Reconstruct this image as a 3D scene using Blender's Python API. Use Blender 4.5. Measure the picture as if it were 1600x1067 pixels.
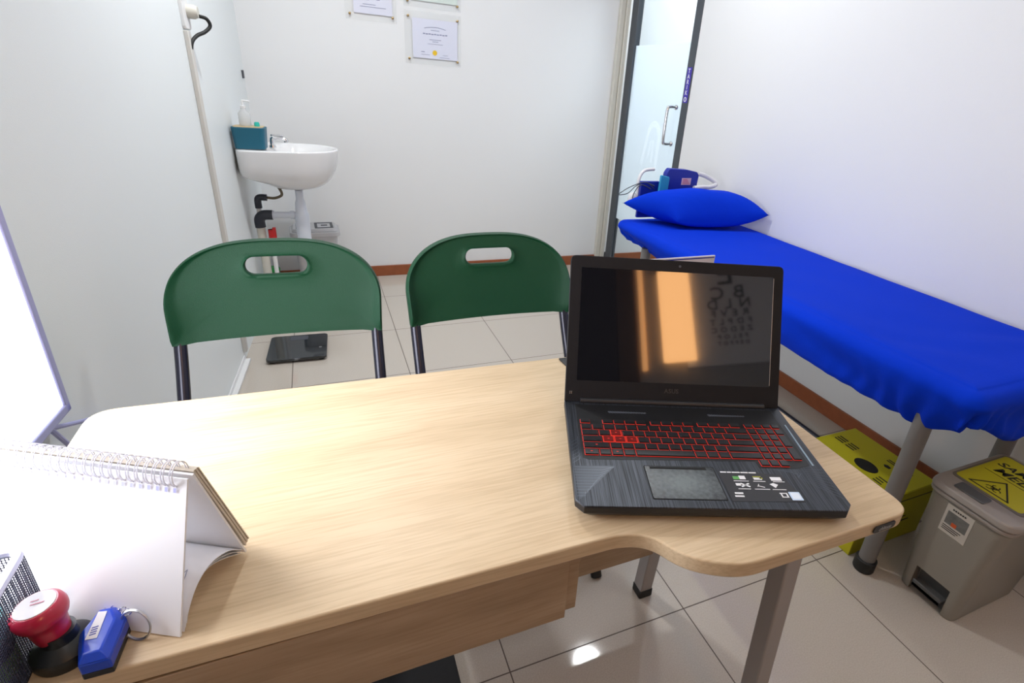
import bpy, bmesh, math, random
from mathutils import Vector, Matrix, noise
random.seed(7)
PI = math.pi
S = bpy.context.scene
C = S.collection
for o in list(bpy.data.objects): bpy.data.objects.remove(o)

# ------------------------------------------------------------------ camera
YAW, PIT, ROLL = -0.439059566, 0.419614698, 0.0823858561
cam_d = bpy.data.cameras.new('camera'); cam = bpy.data.objects.new('camera', cam_d); C.objects.link(cam)
fw = Vector((-math.sin(YAW)*math.cos(PIT), math.cos(YAW)*math.cos(PIT), -math.sin(PIT)))
r0 = Vector((math.cos(YAW), math.sin(YAW), 0)); u0 = r0.cross(fw)
rr = math.cos(ROLL)*r0 + math.sin(ROLL)*u0; uu = -math.sin(ROLL)*r0 + math.cos(ROLL)*u0
cam.matrix_world = Matrix(((rr.x, uu.x, -fw.x, -0.303281), (rr.y, uu.y, -fw.y, -0.772169), (rr.z, uu.z, -fw.z, 1.284807), (0, 0, 0, 1)))
cam_d.sensor_width = 36; cam_d.lens = 36*836.8295/1600
cam_d.shift_x = (800-877.259)/1600; cam_d.shift_y = (507.984-533.5)/1600
cam_d.clip_start = 0.02
S.camera = cam

# ------------------------------------------------------------------ world, lights, exposure
S.view_settings.view_transform = 'Standard'; S.view_settings.look = 'None'
S.view_settings.gamma = 1; S.view_settings.use_curve_mapping = False
S.view_settings.exposure = 0.0
w = bpy.data.worlds.new('world'); S.world = w; w.use_nodes = True
w.node_tree.nodes['Background'].inputs[0].default_value = (0.8, 0.88, 1, 1)
w.node_tree.nodes['Background'].inputs[1].default_value = 0.3
CEIL = 2.6
def area(name, loc, size, power, col, rot=(0, 0, 0), shape='DISK', sy=None):
    l = bpy.data.lights.new(name, 'AREA'); l.shape = shape; l.size = size
    if sy: l.size_y = sy
    l.energy = power; l.color = col
    o = bpy.data.objects.new(name, l); o.location = loc; o.rotation_euler = rot; C.objects.link(o); return o
LAMPS = [(1.17, 1.44, 9), (-0.15, 1.48, 21), (1.17, -0.75, 1.0), (-0.15, -0.95, 1.0)]
for x, y, e in LAMPS:
    area('ceiling_lamp_light', (x, y, CEIL-0.02), 0.17, e, (0.96, 0.985, 1.0))
area('film_viewer_light', (-0.782, 0.02, 1.0), 0.62, 12.0, (0.88, 0.90, 1.0), (0, -PI/2, -0.073), 'RECTANGLE', 0.66)
area('corridor_light', (2.45, 2.3, 2.58), 0.8, 22, (0.9, 0.96, 1.0))
area('corridor_light', (3.2, 2.3, 1.4), 1.0, 12, (0.9, 0.96, 1.0), (0, PI/2, 0), 'RECTANGLE', 1.6)

# ------------------------------------------------------------------ materials
def mat(name, col, rough=0.5, metal=0.0, spec=0.5, emis=None, es=0, coat=0, bump=0, bscale=200, trans=0, alpha=1, sheen=0, var=0, vscale=8):
    m = bpy.data.materials.new(name); m.use_nodes = True
    nt = m.node_tree; b = nt.nodes['Principled BSDF']
    c4 = (*col, 1)
    b.inputs['Base Color'].default_value = c4; b.inputs['Roughness'].default_value = rough
    b.inputs['Metallic'].default_value = metal; b.inputs['Specular IOR Level'].default_value = spec
    if emis: b.inputs['Emission Color'].default_value = (*emis, 1); b.inputs['Emission Strength'].default_value = es
    if coat: b.inputs['Coat Weight'].default_value = coat; b.inputs['Coat Roughness'].default_value = 0.05
    if trans: b.inputs['Transmission Weight'].default_value = trans
    if alpha < 1: b.inputs['Alpha'].default_value = alpha
    if sheen: b.inputs['Sheen Weight'].default_value = sheen
    tc = nt.nodes.new('ShaderNodeTexCoord')
    if bump:
        n = nt.nodes.new('ShaderNodeTexNoise'); n.inputs['Scale'].default_value = bscale; n.inputs['Detail'].default_value = 3
        bp = nt.nodes.new('ShaderNodeBump'); bp.inputs['Strength'].default_value = bump; bp.inputs['Distance'].default_value = 0.002
        nt.links.new(tc.outputs['Object'], n.inputs['Vector']); nt.links.new(n.outputs[0], bp.inputs['Height']); nt.links.new(bp.outputs[0], b.inputs['Normal'])
    if var:
        n = nt.nodes.new('ShaderNodeTexNoise'); n.inputs['Scale'].default_value = vscale; n.inputs['Detail'].default_value = 4
        mx = nt.nodes.new('ShaderNodeMix'); mx.data_type = 'RGBA'
        mx.inputs[6].default_value = tuple(c*(1-var) for c in col)+(1,); mx.inputs[7].default_value = tuple(min(1, c*(1+var)) for c in col)+(1,)
        nt.links.new(tc.outputs['Object'], n.inputs['Vector']); nt.links.new(n.outputs[0], mx.inputs[0]); nt.links.new(mx.outputs[2], b.inputs['Base Color'])
    return m
def wood_mat(name, cols, along='X', gscale=1.0):
    m = bpy.data.materials.new(name); m.use_nodes = True; nt = m.node_tree; N = nt.nodes; L = nt.links
    b = N['Principled BSDF']; b.inputs['Roughness'].default_value = 0.42; b.inputs['Specular IOR Level'].default_value = 0.35
    tc = N.new('ShaderNodeTexCoord'); mp = N.new('ShaderNodeMapping')
    sc = {'X': (1.2, 26, 26), 'Y': (26, 1.2, 26), 'Z': (26, 26, 1.2)}[along]
    mp.inputs['Scale'].default_value = tuple(s*gscale for s in sc)
    L.new(tc.outputs['Object'], mp.inputs[0])
    wob = N.new('ShaderNodeTexNoise'); wob.inputs['Scale'].default_value = 2.2; wob.inputs['Detail'].default_value = 2
    L.new(tc.outputs['Object'], wob.inputs['Vector'])
    va = N.new('ShaderNodeVectorMath'); va.operation = 'MULTIPLY_ADD'; va.inputs[1].default_value = (2.5, 2.5, 2.5)
    L.new(wob.outputs['Color'], va.inputs[0]); L.new(mp.outputs[0], va.inputs[2])
    n1 = N.new('ShaderNodeTexNoise'); n1.inputs['Scale'].default_value = 0.55; n1.inputs['Detail'].default_value = 5; n1.inputs['Roughness'].default_value = .6
    L.new(va.outputs[0], n1.inputs['Vector'])
    n2 = N.new('ShaderNodeTexNoise'); n2.inputs['Scale'].default_value = 11.0; n2.inputs['Detail'].default_value = 3
    L.new(mp.outputs[0], n2.inputs['Vector'])
    r1 = N.new('ShaderNodeValToRGB'); e = r1.color_ramp.elements
    e[0].position = .32; e[0].color = (*cols[0], 1); e[1].position = .68; e[1].color = (*cols[2], 1)
    k = e.new(.5); k.color = (*cols[1], 1)
    L.new(n1.outputs[0], r1.inputs[0])
    r2 = N.new('ShaderNodeValToRGB'); e = r2.color_ramp.elements; e[0].position = .34; e[0].color = (.86, .83, .79, 1); e[1].position = .56; e[1].color = (1, 1, 1, 1)
    L.new(n2.outputs[0], r2.inputs[0])
    mx = N.new('ShaderNodeMix'); mx.data_type = 'RGBA'; mx.blend_type = 'MULTIPLY'; mx.inputs[0].default_value = .8
    L.new(r1.outputs[0], mx.inputs[6]); L.new(r2.outputs[0], mx.inputs[7]); L.new(mx.outputs[2], b.inputs['Base Color'])
    bp = N.new('ShaderNodeBump'); bp.inputs['Strength'].default_value = .15; bp.inputs['Distance'].default_value = .001
    L.new(n2.outputs[0], bp.inputs['Height']); L.new(bp.outputs[0], b.inputs['Normal'])
    return m
def floor_mat():
    m = bpy.data.materials.new('floor_tile'); m.use_nodes = True; nt = m.node_tree; N = nt.nodes; L = nt.links
    b = N['Principled BSDF']; b.inputs['Specular IOR Level'].default_value = .55
    tc = N.new('ShaderNodeTexCoord'); sep = N.new('ShaderNodeSeparateXYZ'); L.new(tc.outputs['Object'], sep.inputs[0])
    def line(out):
        a = N.new('ShaderNodeMath'); a.operation = 'MULTIPLY'; a.inputs[1].default_value = 2.0; L.new(out, a.inputs[0])
        r = N.new('ShaderNodeMath'); r.operation = 'ROUND'; L.new(a.outputs[0], r.inputs[0])
        s = N.new('ShaderNodeMath'); s.operation = 'SUBTRACT'; L.new(a.outputs[0], s.inputs[0]); L.new(r.outputs[0], s.inputs[1])
        d = N.new('ShaderNodeMath'); d.operation = 'ABSOLUTE'; L.new(s.outputs[0], d.inputs[0])
        g = N.new('ShaderNodeMath'); g.operation = 'LESS_THAN'; g.inputs[1].default_value = .0032; L.new(d.outputs[0], g.inputs[0]); return g
    gx = line(sep.outputs[0]); gy = line(sep.outputs[1])
    mxm = N.new('ShaderNodeMath'); mxm.operation = 'MAXIMUM'; L.new(gx.outputs[0], mxm.inputs[0]); L.new(gy.outputs[0], mxm.inputs[1])
    n = N.new('ShaderNodeTexNoise'); n.inputs['Scale'].default_value = 300; n.inputs['Detail'].default_value = 2; L.new(tc.outputs['Object'], n.inputs['Vector'])
    rp = N.new('ShaderNodeValToRGB'); e = rp.color_ramp.elements
    e[0].position = .35; e[0].color = (.49, .435, .375, 1); e[1].position = .65; e[1].color = (.55, .495, .435, 1); L.new(n.outputs[0], rp.inputs[0])
    mx = N.new('ShaderNodeMix'); mx.data_type = 'RGBA'; mx.inputs[7].default_value = (.10, .075, .06, 1)
    L.new(mxm.outputs[0], mx.inputs[0]); L.new(rp.outputs[0], mx.inputs[6]); L.new(mx.outputs[2], b.inputs['Base Color'])
    mr = N.new('ShaderNodeMath'); mr.operation = 'MULTIPLY_ADD'; mr.inputs[1].default_value = .5; mr.inputs[2].default_value = .06; L.new(mxm.outputs[0], mr.inputs[0]); L.new(mr.outputs[0], b.inputs['Roughness'])
    bp = N.new('ShaderNodeBump'); bp.invert = True; bp.inputs['Strength'].default_value = .5; bp.inputs['Distance'].default_value = .001
    L.new(mxm.outputs[0], bp.inputs['Height']); L.new(bp.outputs[0], b.inputs['Normal'])
    return m
M = {}
M['wall'] = mat('wall_paint', (.80, .81, .82), .55, bump=.15, bscale=350)
M['wall_cool'] = mat('wall_panel_paint', (.83, .87, .88), .45, bump=.12, bscale=350)
M['wall_far'] = mat('wall_paint_low_bounce', (.42, .40, .38), .6, bump=.15, bscale=350)  # front wall darkened so less light bounces onto the desk front
M['ceil'] = mat('ceiling_paint', (.82, .82, .80), .7)
M['floor'] = floor_mat()
M['base'] = mat('baseboard_tile', (.30, .085, .03), .4, var=.25, vscale=30)
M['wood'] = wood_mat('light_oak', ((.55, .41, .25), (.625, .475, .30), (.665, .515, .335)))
M['wood_shaded'] = wood_mat('oak_shaded_copy', ((.27, .18, .105), (.38, .265, .165), (.46, .335, .22)), gscale=.8)  # darker copy of the desk oak, shade under the top put into its colour
M['black'] = mat('black_plastic', (.012, .012, .014), .42)
M['rubber'] = mat('black_rubber', (.01, .01, .01), .6)
M['greylac'] = mat('grey_leg_paint', (.34, .31, .295), .45, bump=.1, bscale=600)
M['bedgrey'] = mat('bed_leg_paint', (.19, .178, .172), .4, bump=.25, bscale=900)
M['green'] = mat('green_plastic', (.005, .055, .021), .45, spec=.32, bump=.5, bscale=900)
M['tube'] = mat('dark_tube', (.022, .022, .035), .25, metal=.3)
M['blue'] = mat('blue_sheet', (.0, .036, .60), .85, spec=.12, bump=.2, bscale=120)
M['bluep'] = mat('blue_plastic', (.005, .02, .32), .4)
M['teal'] = mat('teal_plastic', (.01, .12, .19), .45)
M['white'] = mat('white_plastic', (.8, .8, .8), .4)
M['ceramic'] = mat('ceramic', (.82, .82, .83), .12, coat=.5)
M['paper'] = mat('paper', (.82, .82, .84), .7)
M['card'] = mat('page_edge', (.62, .56, .47), .8)
M['chrome'] = mat('chrome', (.75, .75, .76), .12, metal=1)
M['steel'] = mat('steel', (.55, .55, .56), .3, metal=1)
M['alu'] = mat('dark_aluminium', (.075, .085, .10), .4, metal=.3)
M['beige'] = mat('beige_paint', (.66, .64, .57), .5)
M['trunk'] = mat('trunking', (.66, .64, .60), .5)
M['lav'] = mat('viewer_frame', (.42, .43, .72), .4)
M['lit'] = mat('lit_panel', (.9, .9, .9), .5, emis=(.90, .93, 1), es=3.0)
M['lampdisc'] = mat('lamp_disc', (.9, .9, .9), .5, emis=(1, .96, .9), es=14)
M['warm'] = mat('warm_lamp', (.9, .6, .3), .5, emis=(1, .50, .19), es=12)
M['warm2'] = mat('warm_lamp_dim', (.9, .6, .3), .5, emis=(1, .45, .16), es=6)
M['bingrey'] = mat('bin_plastic', (.30, .275, .235), .45, bump=.3, bscale=700)
M['binlid'] = mat('bin_lid_plastic', (.34, .30, .27), .4, bump=.3, bscale=700)
M['bindark'] = mat('bin_dark', (.10, .10, .10), .4)
M['wbin'] = mat('pale_bin', (.55, .55, .57), .4)
M['yellow'] = mat('yellow_board', (.52, .47, .008), .55)
M['ylabel'] = mat('yellow_label', (.56, .50, .02), .35)
M['ink'] = mat('black_ink', (.015, .012, .01), .6)
M['hole'] = mat('dark_void', (.004, .004, .004), .9)
M['red'] = mat('red_plastic', (.50, .015, .055), .3, coat=.3)
M['valve'] = mat('red_valve', (.6, .02, .02), .4)
M['keyblue'] = mat('blue_case', (.0, .05, .55), .3, coat=.3)
M['pvcdark'] = mat('dark_fitting', (.03, .035, .05), .4)
M['hose'] = mat('braided_hose', (.16, .13, .09), .4, metal=.5)
M['pvcwhite'] = mat('pvc_white', (.68, .72, .80), .35)
M['greenband'] = mat('green_cap', (.05, .5, .12), .4)
M['slate'] = mat('slate_plastic', (.06, .065, .08), .5)
M['glassy'] = mat('black_glass', (.014, .018, .022), .06, spec=.8)
M['brown'] = mat('brown_wood', (.10, .05, .025), .5)
M['wardrobe'] = mat('dark_laminate', (.012, .012, .016), .6)
M['violet'] = mat('violet_label', (.045, .02, .42), .35)
M['gold'] = mat('gold_seal', (.85, .55, .02), .3)
M['goldm'] = mat('brass', (.45, .32, .16), .3, metal=1)
M['faint'] = mat('faint_ink', (.26, .28, .42), .7)
M['mint'] = mat('mint_paper', (.72, .80, .76), .7)
M['lavpaper'] = mat('lavender_paper', (.78, .79, .92), .6)
M['keycap'] = mat('keycap', (.013, .013, .015), .38)
M['keyclear'] = mat('wasd_keycap', (.05, .006, .006), .3, emis=(1, .03, .02), es=.10)
M['redglow'] = mat('key_glow', (.3, .01, .01), .5, emis=(1, .045, .02), es=.55)
M['sticker'] = mat('sticker_dark', (.022, .022, .026), .5)
M['silver'] = mat('silver_strip', (.28, .36, .42), .35, metal=.6)
M['limegreen'] = mat('sticker_green', (.12, .38, .10), .5)
M['ltblue'] = mat('light_blue', (.55, .68, .85), .4)
M['cyanb'] = mat('cyan_pouch', (.02, .30, .52), .5)
M['orange'] = mat('orange_red', (.65, .10, .02), .5)
M['photo'] = mat('grey_picture', (.16, .16, .15), .5, var=.6, vscale=60)
M['bulbtube'] = mat('white_tube', (.72, .72, .74), .45)
def clear_mat(name, tint, rough=.02, mixw=.12):
    m = bpy.data.materials.new(name); m.use_nodes = True; nt = m.node_tree; nt.nodes.clear()
    o = nt.nodes.new('ShaderNodeOutputMaterial'); t = nt.nodes.new('ShaderNodeBsdfTransparent'); t.inputs[0].default_value = (*tint, 1)
    g = nt.nodes.new('ShaderNodeBsdfGlossy'); g.inputs['Roughness'].default_value = rough
    lw = nt.nodes.new('ShaderNodeLayerWeight'); lw.inputs[0].default_value = .5; pw = nt.nodes.new('ShaderNodeMath'); pw.operation = 'POWER'; pw.inputs[1].default_value = 4; nt.links.new(lw.outputs['Facing'], pw.inputs[0])
    fr = nt.nodes.new('ShaderNodeMath'); fr.operation = 'MULTIPLY_ADD'; fr.inputs[1].default_value = .5; fr.inputs[2].default_value = .03; nt.links.new(pw.outputs[0], fr.inputs[0])
    mx = nt.nodes.new('ShaderNodeMixShader'); nt.links.new(fr.outputs[0], mx.inputs[0]); nt.links.new(t.outputs[0], mx.inputs[1]); nt.links.new(g.outputs[0], mx.inputs[2]); nt.links.new(mx.outputs[0], o.inputs[0])
    return m
def frosted_mat(name, col):
    m = bpy.data.materials.new(name); m.use_nodes = True; nt = m.node_tree; nt.nodes.clear()
    o = nt.nodes.new('ShaderNodeOutputMaterial'); t = nt.nodes.new('ShaderNodeBsdfTranslucent'); t.inputs[0].default_value = (*col, 1)
    d = nt.nodes.new('ShaderNodeBsdfDiffuse'); d.inputs[0].default_value = (*col, 1)
    mx = nt.nodes.new('ShaderNodeMixShader'); mx.inputs[0].default_value = .35
    nt.links.new(t.outputs[0], mx.inputs[1]); nt.links.new(d.outputs[0], mx.inputs[2]); nt.links.new(mx.outputs[0], o.inputs[0]); return m
M['clear'] = clear_mat('clear_glass', (.93, .96, .97))
M['acrylic'] = clear_mat('acrylic', (.99, .995, .995), .3)
M['frost'] = frosted_mat('frosted_film', (.86, .92, .96))
M['frost2'] = bpy.data.materials.new('frosted_logo'); M['frost2'].use_nodes = True; _n = M['frost2'].node_tree; _n.nodes.clear()
_o = _n.nodes.new('ShaderNodeOutputMaterial'); _t = _n.nodes.new('ShaderNodeBsdfTransparent'); _d = _n.nodes.new('ShaderNodeBsdfDiffuse'); _d.inputs[0].default_value = (.035, .035, .035, 1)
_a = _n.nodes.new('ShaderNodeAddShader'); _n.links.new(_t.outputs[0], _a.inputs[0]); _n.links.new(_d.outputs[0], _a.inputs[1]); _n.links.new(_a.outputs[0], _o.inputs[0])
def deck_mat():
    m = mat('brushed_deck', (.03, .034, .042), .38, metal=.55); nt = m.node_tree; N = nt.nodes; L = nt.links; b = N['Principled BSDF']
    tc = N.new('ShaderNodeTexCoord'); mp = N.new('ShaderNodeMapping'); mp.inputs['Scale'].default_value = (900, 9, 9); L.new(tc.outputs['Object'], mp.inputs[0])
    n = N.new('ShaderNodeTexNoise'); n.inputs['Scale'].default_value = 1; n.inputs['Detail'].default_value = 3; L.new(mp.outputs[0], n.inputs['Vector'])
    rp = N.new('ShaderNodeValToRGB'); e = rp.color_ramp.elements; e[0].position = .35; e[0].color = (.014, .016, .02, 1); e[1].position = .7; e[1].color = (.085, .095, .115, 1)
    L.new(n.outputs[0], rp.inputs[0]); L.new(rp.outputs[0], b.inputs['Base Color'])
    bp = N.new('ShaderNodeBump'); bp.inputs['Strength'].default_value = .25; bp.inputs['Distance'].default_value = .0005; L.new(n.outputs[0], bp.inputs['Height']); L.new(bp.outputs[0], b.inputs['Normal'])
    return m
M['deck'] = deck_mat()
def pad_mat():
    m = mat('touchpad', (.16, .19, .20), .25); nt = m.node_tree; N = nt.nodes; L = nt.links; b = N['Principled BSDF']
    tc = N.new('ShaderNodeTexCoord'); mp = N.new('ShaderNodeMapping'); mp.inputs['Scale'].default_value = (1, 1.4, 1)
    L.new(tc.outputs['Object'], mp.inputs[0])
    n = N.new('ShaderNodeTexNoise'); n.inputs['Scale'].default_value = 150; n.inputs['Detail'].default_value = 4; L.new(tc.outputs['Object'], n.inputs['Vector'])
    ln = N.new('ShaderNodeVectorMath'); ln.operation = 'LENGTH'; L.new(mp.outputs[0], ln.inputs[0])
    a = N.new('ShaderNodeMath'); a.operation = 'MULTIPLY'; a.inputs[1].default_value = 17; L.new(ln.outputs['Value'], a.inputs[0])
    ad = N.new('ShaderNodeMath'); ad.operation = 'ADD'; L.new(a.outputs[0], ad.inputs[0]); L.new(n.outputs[0], ad.inputs[1])
    rp = N.new('ShaderNodeValToRGB'); e = rp.color_ramp.elements; e[0].position = .0; e[0].color = (.15, .175, .18, 1); e[1].position = 1.0; e[1].color = (.03, .033, .038, 1)
    sb = N.new('ShaderNodeMath'); sb.operation = 'SUBTRACT'; sb.inputs[1].default_value = .68; L.new(ad.outputs[0], sb.inputs[0]); L.new(sb.outputs[0], rp.inputs[0])
    L.new(rp.outputs[0], b.inputs['Base Color']); return m
M['pad'] = pad_mat()

# ------------------------------------------------------------------ mesh helpers
class MB:
    def __init__(s): s.bm = bmesh.new(); s.mi = 0
    def _f(s, vs):
        try: f = s.bm.faces.new(vs); f.material_index = s.mi; return f
        except ValueError: return None
    def box(s, c, d, rot=None, pivot=None):
        x, y, z = d[0]/2, d[1]/2, d[2]/2
        v = [Vector((sx*x, sy*y, sz*z)) for sx in (-1, 1) for sy in (-1, 1) for sz in (-1, 1)]
        if rot: v = [rot @ p for p in v]
        v = [s.bm.verts.new(p+Vector(c)) for p in v]
        for a in ((0, 1, 3, 2), (4, 6, 7, 5), (0, 4, 5, 1), (2, 3, 7, 6), (0, 2, 6, 4), (1, 5, 7, 3)): s._f([v[i] for i in a])
        return s
    def bb(s, a, b): return s.box([(a[i]+b[i])/2 for i in range(3)], [abs(b[i]-a[i]) for i in range(3)])
    def prism(s, pts, z0, z1, top=None, fr=None):
        # polygon pts (x,y) CCW extruded between z0,z1; top: other outline; fr: function (x,y,z)->Vector
        fr = fr or (lambda x, y, z: Vector((x, y, z)))
        tp = top or pts
        a = [s.bm.verts.new(fr(p[0], p[1], z0)) for p in pts]; b = [s.bm.verts.new(fr(p[0], p[1], z1)) for p in tp]
        n = len(pts)
        s._f(a[::-1]); s._f(b)
        for i in range(n): s._f([a[i], a[(i+1) % n], b[(i+1) % n], b[i]])
        return s
    def tube(s, pts, r, n=12, caps=True, closed=False, ry=None):
        pts = [Vector(p) for p in pts]; rs = r if isinstance(r, (list, tuple)) else [r]*len(pts)
        rings = []; m = len(pts); up = None
        for i, p in enumerate(pts):
            if closed: t = pts[(i+1) % m]-pts[i-1]
            else: t = (pts[min(i+1, m-1)]-pts[max(i-1, 0)])
            t.normalize()
            if up is None:
                up = Vector((0, 0, 1)) if abs(t.z) < .9 else Vector((0, 1, 0))
            a = t.cross(up).normalized(); b = a.cross(t).normalized(); up = b
            rings.append([s.bm.verts.new(p+(a*math.cos(q)+b*math.sin(q)*((ry or 1)))*rs[i]) for q in [2*PI*k/n for k in range(n)]])
        for i in range(m if closed else m-1):
            A, B = rings[i], rings[(i+1) % m]
            for k in range(n): s._f([A[k], A[(k+1) % n], B[(k+1) % n], B[k]])
        if caps and not closed: s._f(rings[0][::-1]); s._f(rings[-1])
        return s
    def lathe(s, prof, c=(0, 0, 0), n=32, rot=None):
        rings = []
        for r, z in prof:
            ring = []
            for k in range(n):
                p = Vector((r*math.cos(2*PI*k/n), r*math.sin(2*PI*k/n), z))
                if rot: p = rot @ p
                ring.append(s.bm.verts.new(p+Vector(c)))
            rings.append(ring)
        for i in range(len(rings)-1):
            for k in range(n): s._f([rings[i][k], rings[i][(k+1) % n], rings[i+1][(k+1) % n], rings[i+1][k]])
        s._f(rings[0][::-1]); s._f(rings[-1]); return s
    def grid(s, f, nu, nv, cu=False, cv=False):
        V = [[s.bm.verts.new(f(i/(nu), j/(nv))) for j in range(nv if cv else nv+1)] for i in range(nu if cu else nu+1)]
        for i in range(nu):
            for j in range(nv):
                s._f([V[i][j], V[(i+1) % len(V)][j], V[(i+1) % len(V)][(j+1) % len(V[0])], V[i][(j+1) % len(V[0])]])
        return V
def obj(name, mb, mats, parent=None, loc=None, rot=None, smooth=True, bevel=0, seg=2, subs=0, ang=40, normals=True):
    me = bpy.data.meshes.new(name)
    if normals: bmesh.ops.recalc_face_normals(mb.bm, faces=mb.bm.faces)
    mb.bm.to_mesh(me); mb.bm.free()
    for m in (mats if isinstance(mats, (list, tuple)) else [mats]): me.materials.append(m)
    o = bpy.data.objects.new(name, me); C.objects.link(o)
    if smooth:
        me.polygons.foreach_set('use_smooth', [True]*len(me.polygons))
        try: me.set_sharp_from_angle(angle=math.radians(ang))
        except Exception: pass
    if bevel:
        b = o.modifiers.new('bevel', 'BEVEL'); b.width = bevel; b.segments = seg; b.limit_method = 'ANGLE'; b.angle_limit = math.radians(40); b.harden_normals = False
    if subs: sb = o.modifiers.new('sub', 'SUBSURF'); sb.levels = subs; sb.render_levels = subs
    if parent: o.parent = parent
    if loc is not None: o.location = loc
    if rot is not None: o.rotation_euler = rot
    return o
def thing(name, label, cat, loc=(0, 0, 0), rz=0, group=None):
    o = bpy.data.objects.new(name, None); C.objects.link(o); o.location = loc; o.rotation_euler = (0, 0, rz)
    o.empty_display_size = .05
    return tag(o, label, cat, group)
def tag(o, label, cat, group=None):
    o['label'] = label; o['category'] = cat
    if group: o['group'] = group
    return o
def struct(name, mb, m, **k):
    o = obj(name, mb, m, **k)
    if not k.get('parent'): o['kind'] = 'structure'
    return o
def rrect(x0, y0, x1, y1, r, n=6):
    P = []
    for cx, cy, a in ((x1-r, y0+r, -PI/2), (x1-r, y1-r, 0), (x0+r, y1-r, PI/2), (x0+r, y0+r, PI)):
        for k in range(n+1): q = a+PI/2*k/n; P.append((cx+r*math.cos(q), cy+r*math.sin(q)))
    return P
def roundpoly(pts, rad, n=6):
    out = []; m = len(pts)
    for i in range(m):
        p = Vector((*pts[i], 0)); a = Vector((*pts[i-1], 0)); b = Vector((*pts[(i+1) % m], 0)); r = rad[i] if isinstance(rad, (list, tuple)) else rad
        if r <= 0: out.append((p.x, p.y)); continue
        d1 = (a-p).normalized(); d2 = (b-p).normalized(); r = min(r, (a-p).length*.49, (b-p).length*.49)
        A = p+d1*r; B = p+d2*r
        for k in range(n+1):
            t = k/n; q = A*(1-t)**2+p*2*t*(1-t)+B*t*t; out.append((q.x, q.y))
    return out
def smoothpath(pts, n=8):
    pts = [Vector(p) for p in pts]; out = []
    for i in range(len(pts)-1):
        p0 = pts[max(i-1, 0)]; p1 = pts[i]; p2 = pts[i+1]; p3 = pts[min(i+2, len(pts)-1)]
        for k in range(n):
            t = k/n; out.append(.5*((2*p1)+(-p0+p2)*t+(2*p0-5*p1+4*p2-p3)*t*t+(-p0+3*p1-3*p2+p3)*t**3))
    out.append(pts[-1]); return out
def text_mesh(s, size, mw, depth=.0004, bold=0, shear=0, spacing=1.0):
    cu = bpy.data.curves.new('txt', 'FONT'); cu.body = s; cu.size = size; cu.extrude = depth/2; cu.align_x = 'CENTER'; cu.align_y = 'CENTER'; cu.offset = bold; cu.shear = shear; cu.space_character = spacing; cu.resolution_u = 3
    to = bpy.data.objects.new('txt', cu); C.objects.link(to); bpy.context.view_layer.update()
    dg = bpy.context.evaluated_depsgraph_get(); me = bpy.data.meshes.new_from_object(to.evaluated_get(dg))
    bpy.data.objects.remove(to); bpy.data.curves.remove(cu)
    me.transform(mw); return me
def add_text(mb, s, size, mw, **k):
    me = text_mesh(s, size, mw, **k); n0 = len(mb.bm.faces); mb.bm.from_mesh(me); mb.bm.faces.ensure_lookup_table()
    for f in mb.bm.faces[n0:]: f.material_index = mb.mi
    bpy.data.meshes.remove(me)
def frame_mat(o, x, y):
    x = Vector(x).normalized(); y = Vector(y).normalized(); z = x.cross(y); o = Vector(o)
    return Matrix(((x.x, y.x, z.x, o.x), (x.y, y.y, z.y, o.y), (x.z, y.z, z.z, o.z), (0, 0, 0, 1)))

# ------------------------------------------------------------------ room
YB, YF, XR = 2.905, -2.2, 1.72
def WLX(y): return -.704+(y-1.82)*.0735
WA = math.atan(.0735)
struct('floor', MB().bb((-1.3, YF-.1, -.05), (3.4, 3.2, 0)), M['floor'], smooth=False)
struct('ceiling', MB().bb((-1.3, YF-.1, CEIL), (3.4, 3.2, CEIL+.05)), M['ceil'], smooth=False)
struct('wall_back', MB().bb((-.9, YB, 0), (3.4, YB+.1, CEIL)), M['wall'], smooth=False)
struct('wall_front', MB().bb((-1.3, YF-.1, 0), (XR+.1, YF, CEIL)), M['wall_far'], smooth=False)
mb = MB(); mb.prism([(WLX(YF)-.1, YF), (WLX(YF), YF), (WLX(YB), YB), (WLX(YB)-.1, YB)], 0, CEIL); struct('wall_left', mb, M['wall_cool'], smooth=False)
mb = MB(); mb.bb((XR, YF, 0), (XR+.1, 2.045, CEIL)); mb.bb((XR, 2.045, 2.12), (XR+.1, YB, CEIL)); struct('wall_right', mb, M['wall'], smooth=False)
struct('wall_corridor', MB().bb((3.3, 1.0, 0), (3.4, YB, CEIL)), M['wall'], smooth=False)
mb = MB(); mb.bb((-.615, YB-.012, 0), (1.655, YB, .072)); struct('baseboard_back', mb, M['base'], bevel=.002)
mb = MB(); mb.bb((XR-.012, YF, 0), (XR, 2.03, .070)); struct('baseboard_right', mb, M['base'], bevel=.002)
mb = MB(); mb.bb((XR+.12, YB-.012, 0), (3.3, YB, .072)); struct('baseboard_corridor', mb, M['base'], bevel=.002)
# beige door post in the corner (two strips)
mb = MB(); mb.bb((1.655, YB-.035, 0), (1.69, YB, CEIL)); mb.bb((1.692, YB-.05, 0), (XR, YB, CEIL)); struct('trim_1', mb, M['beige'], bevel=.004)
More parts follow.
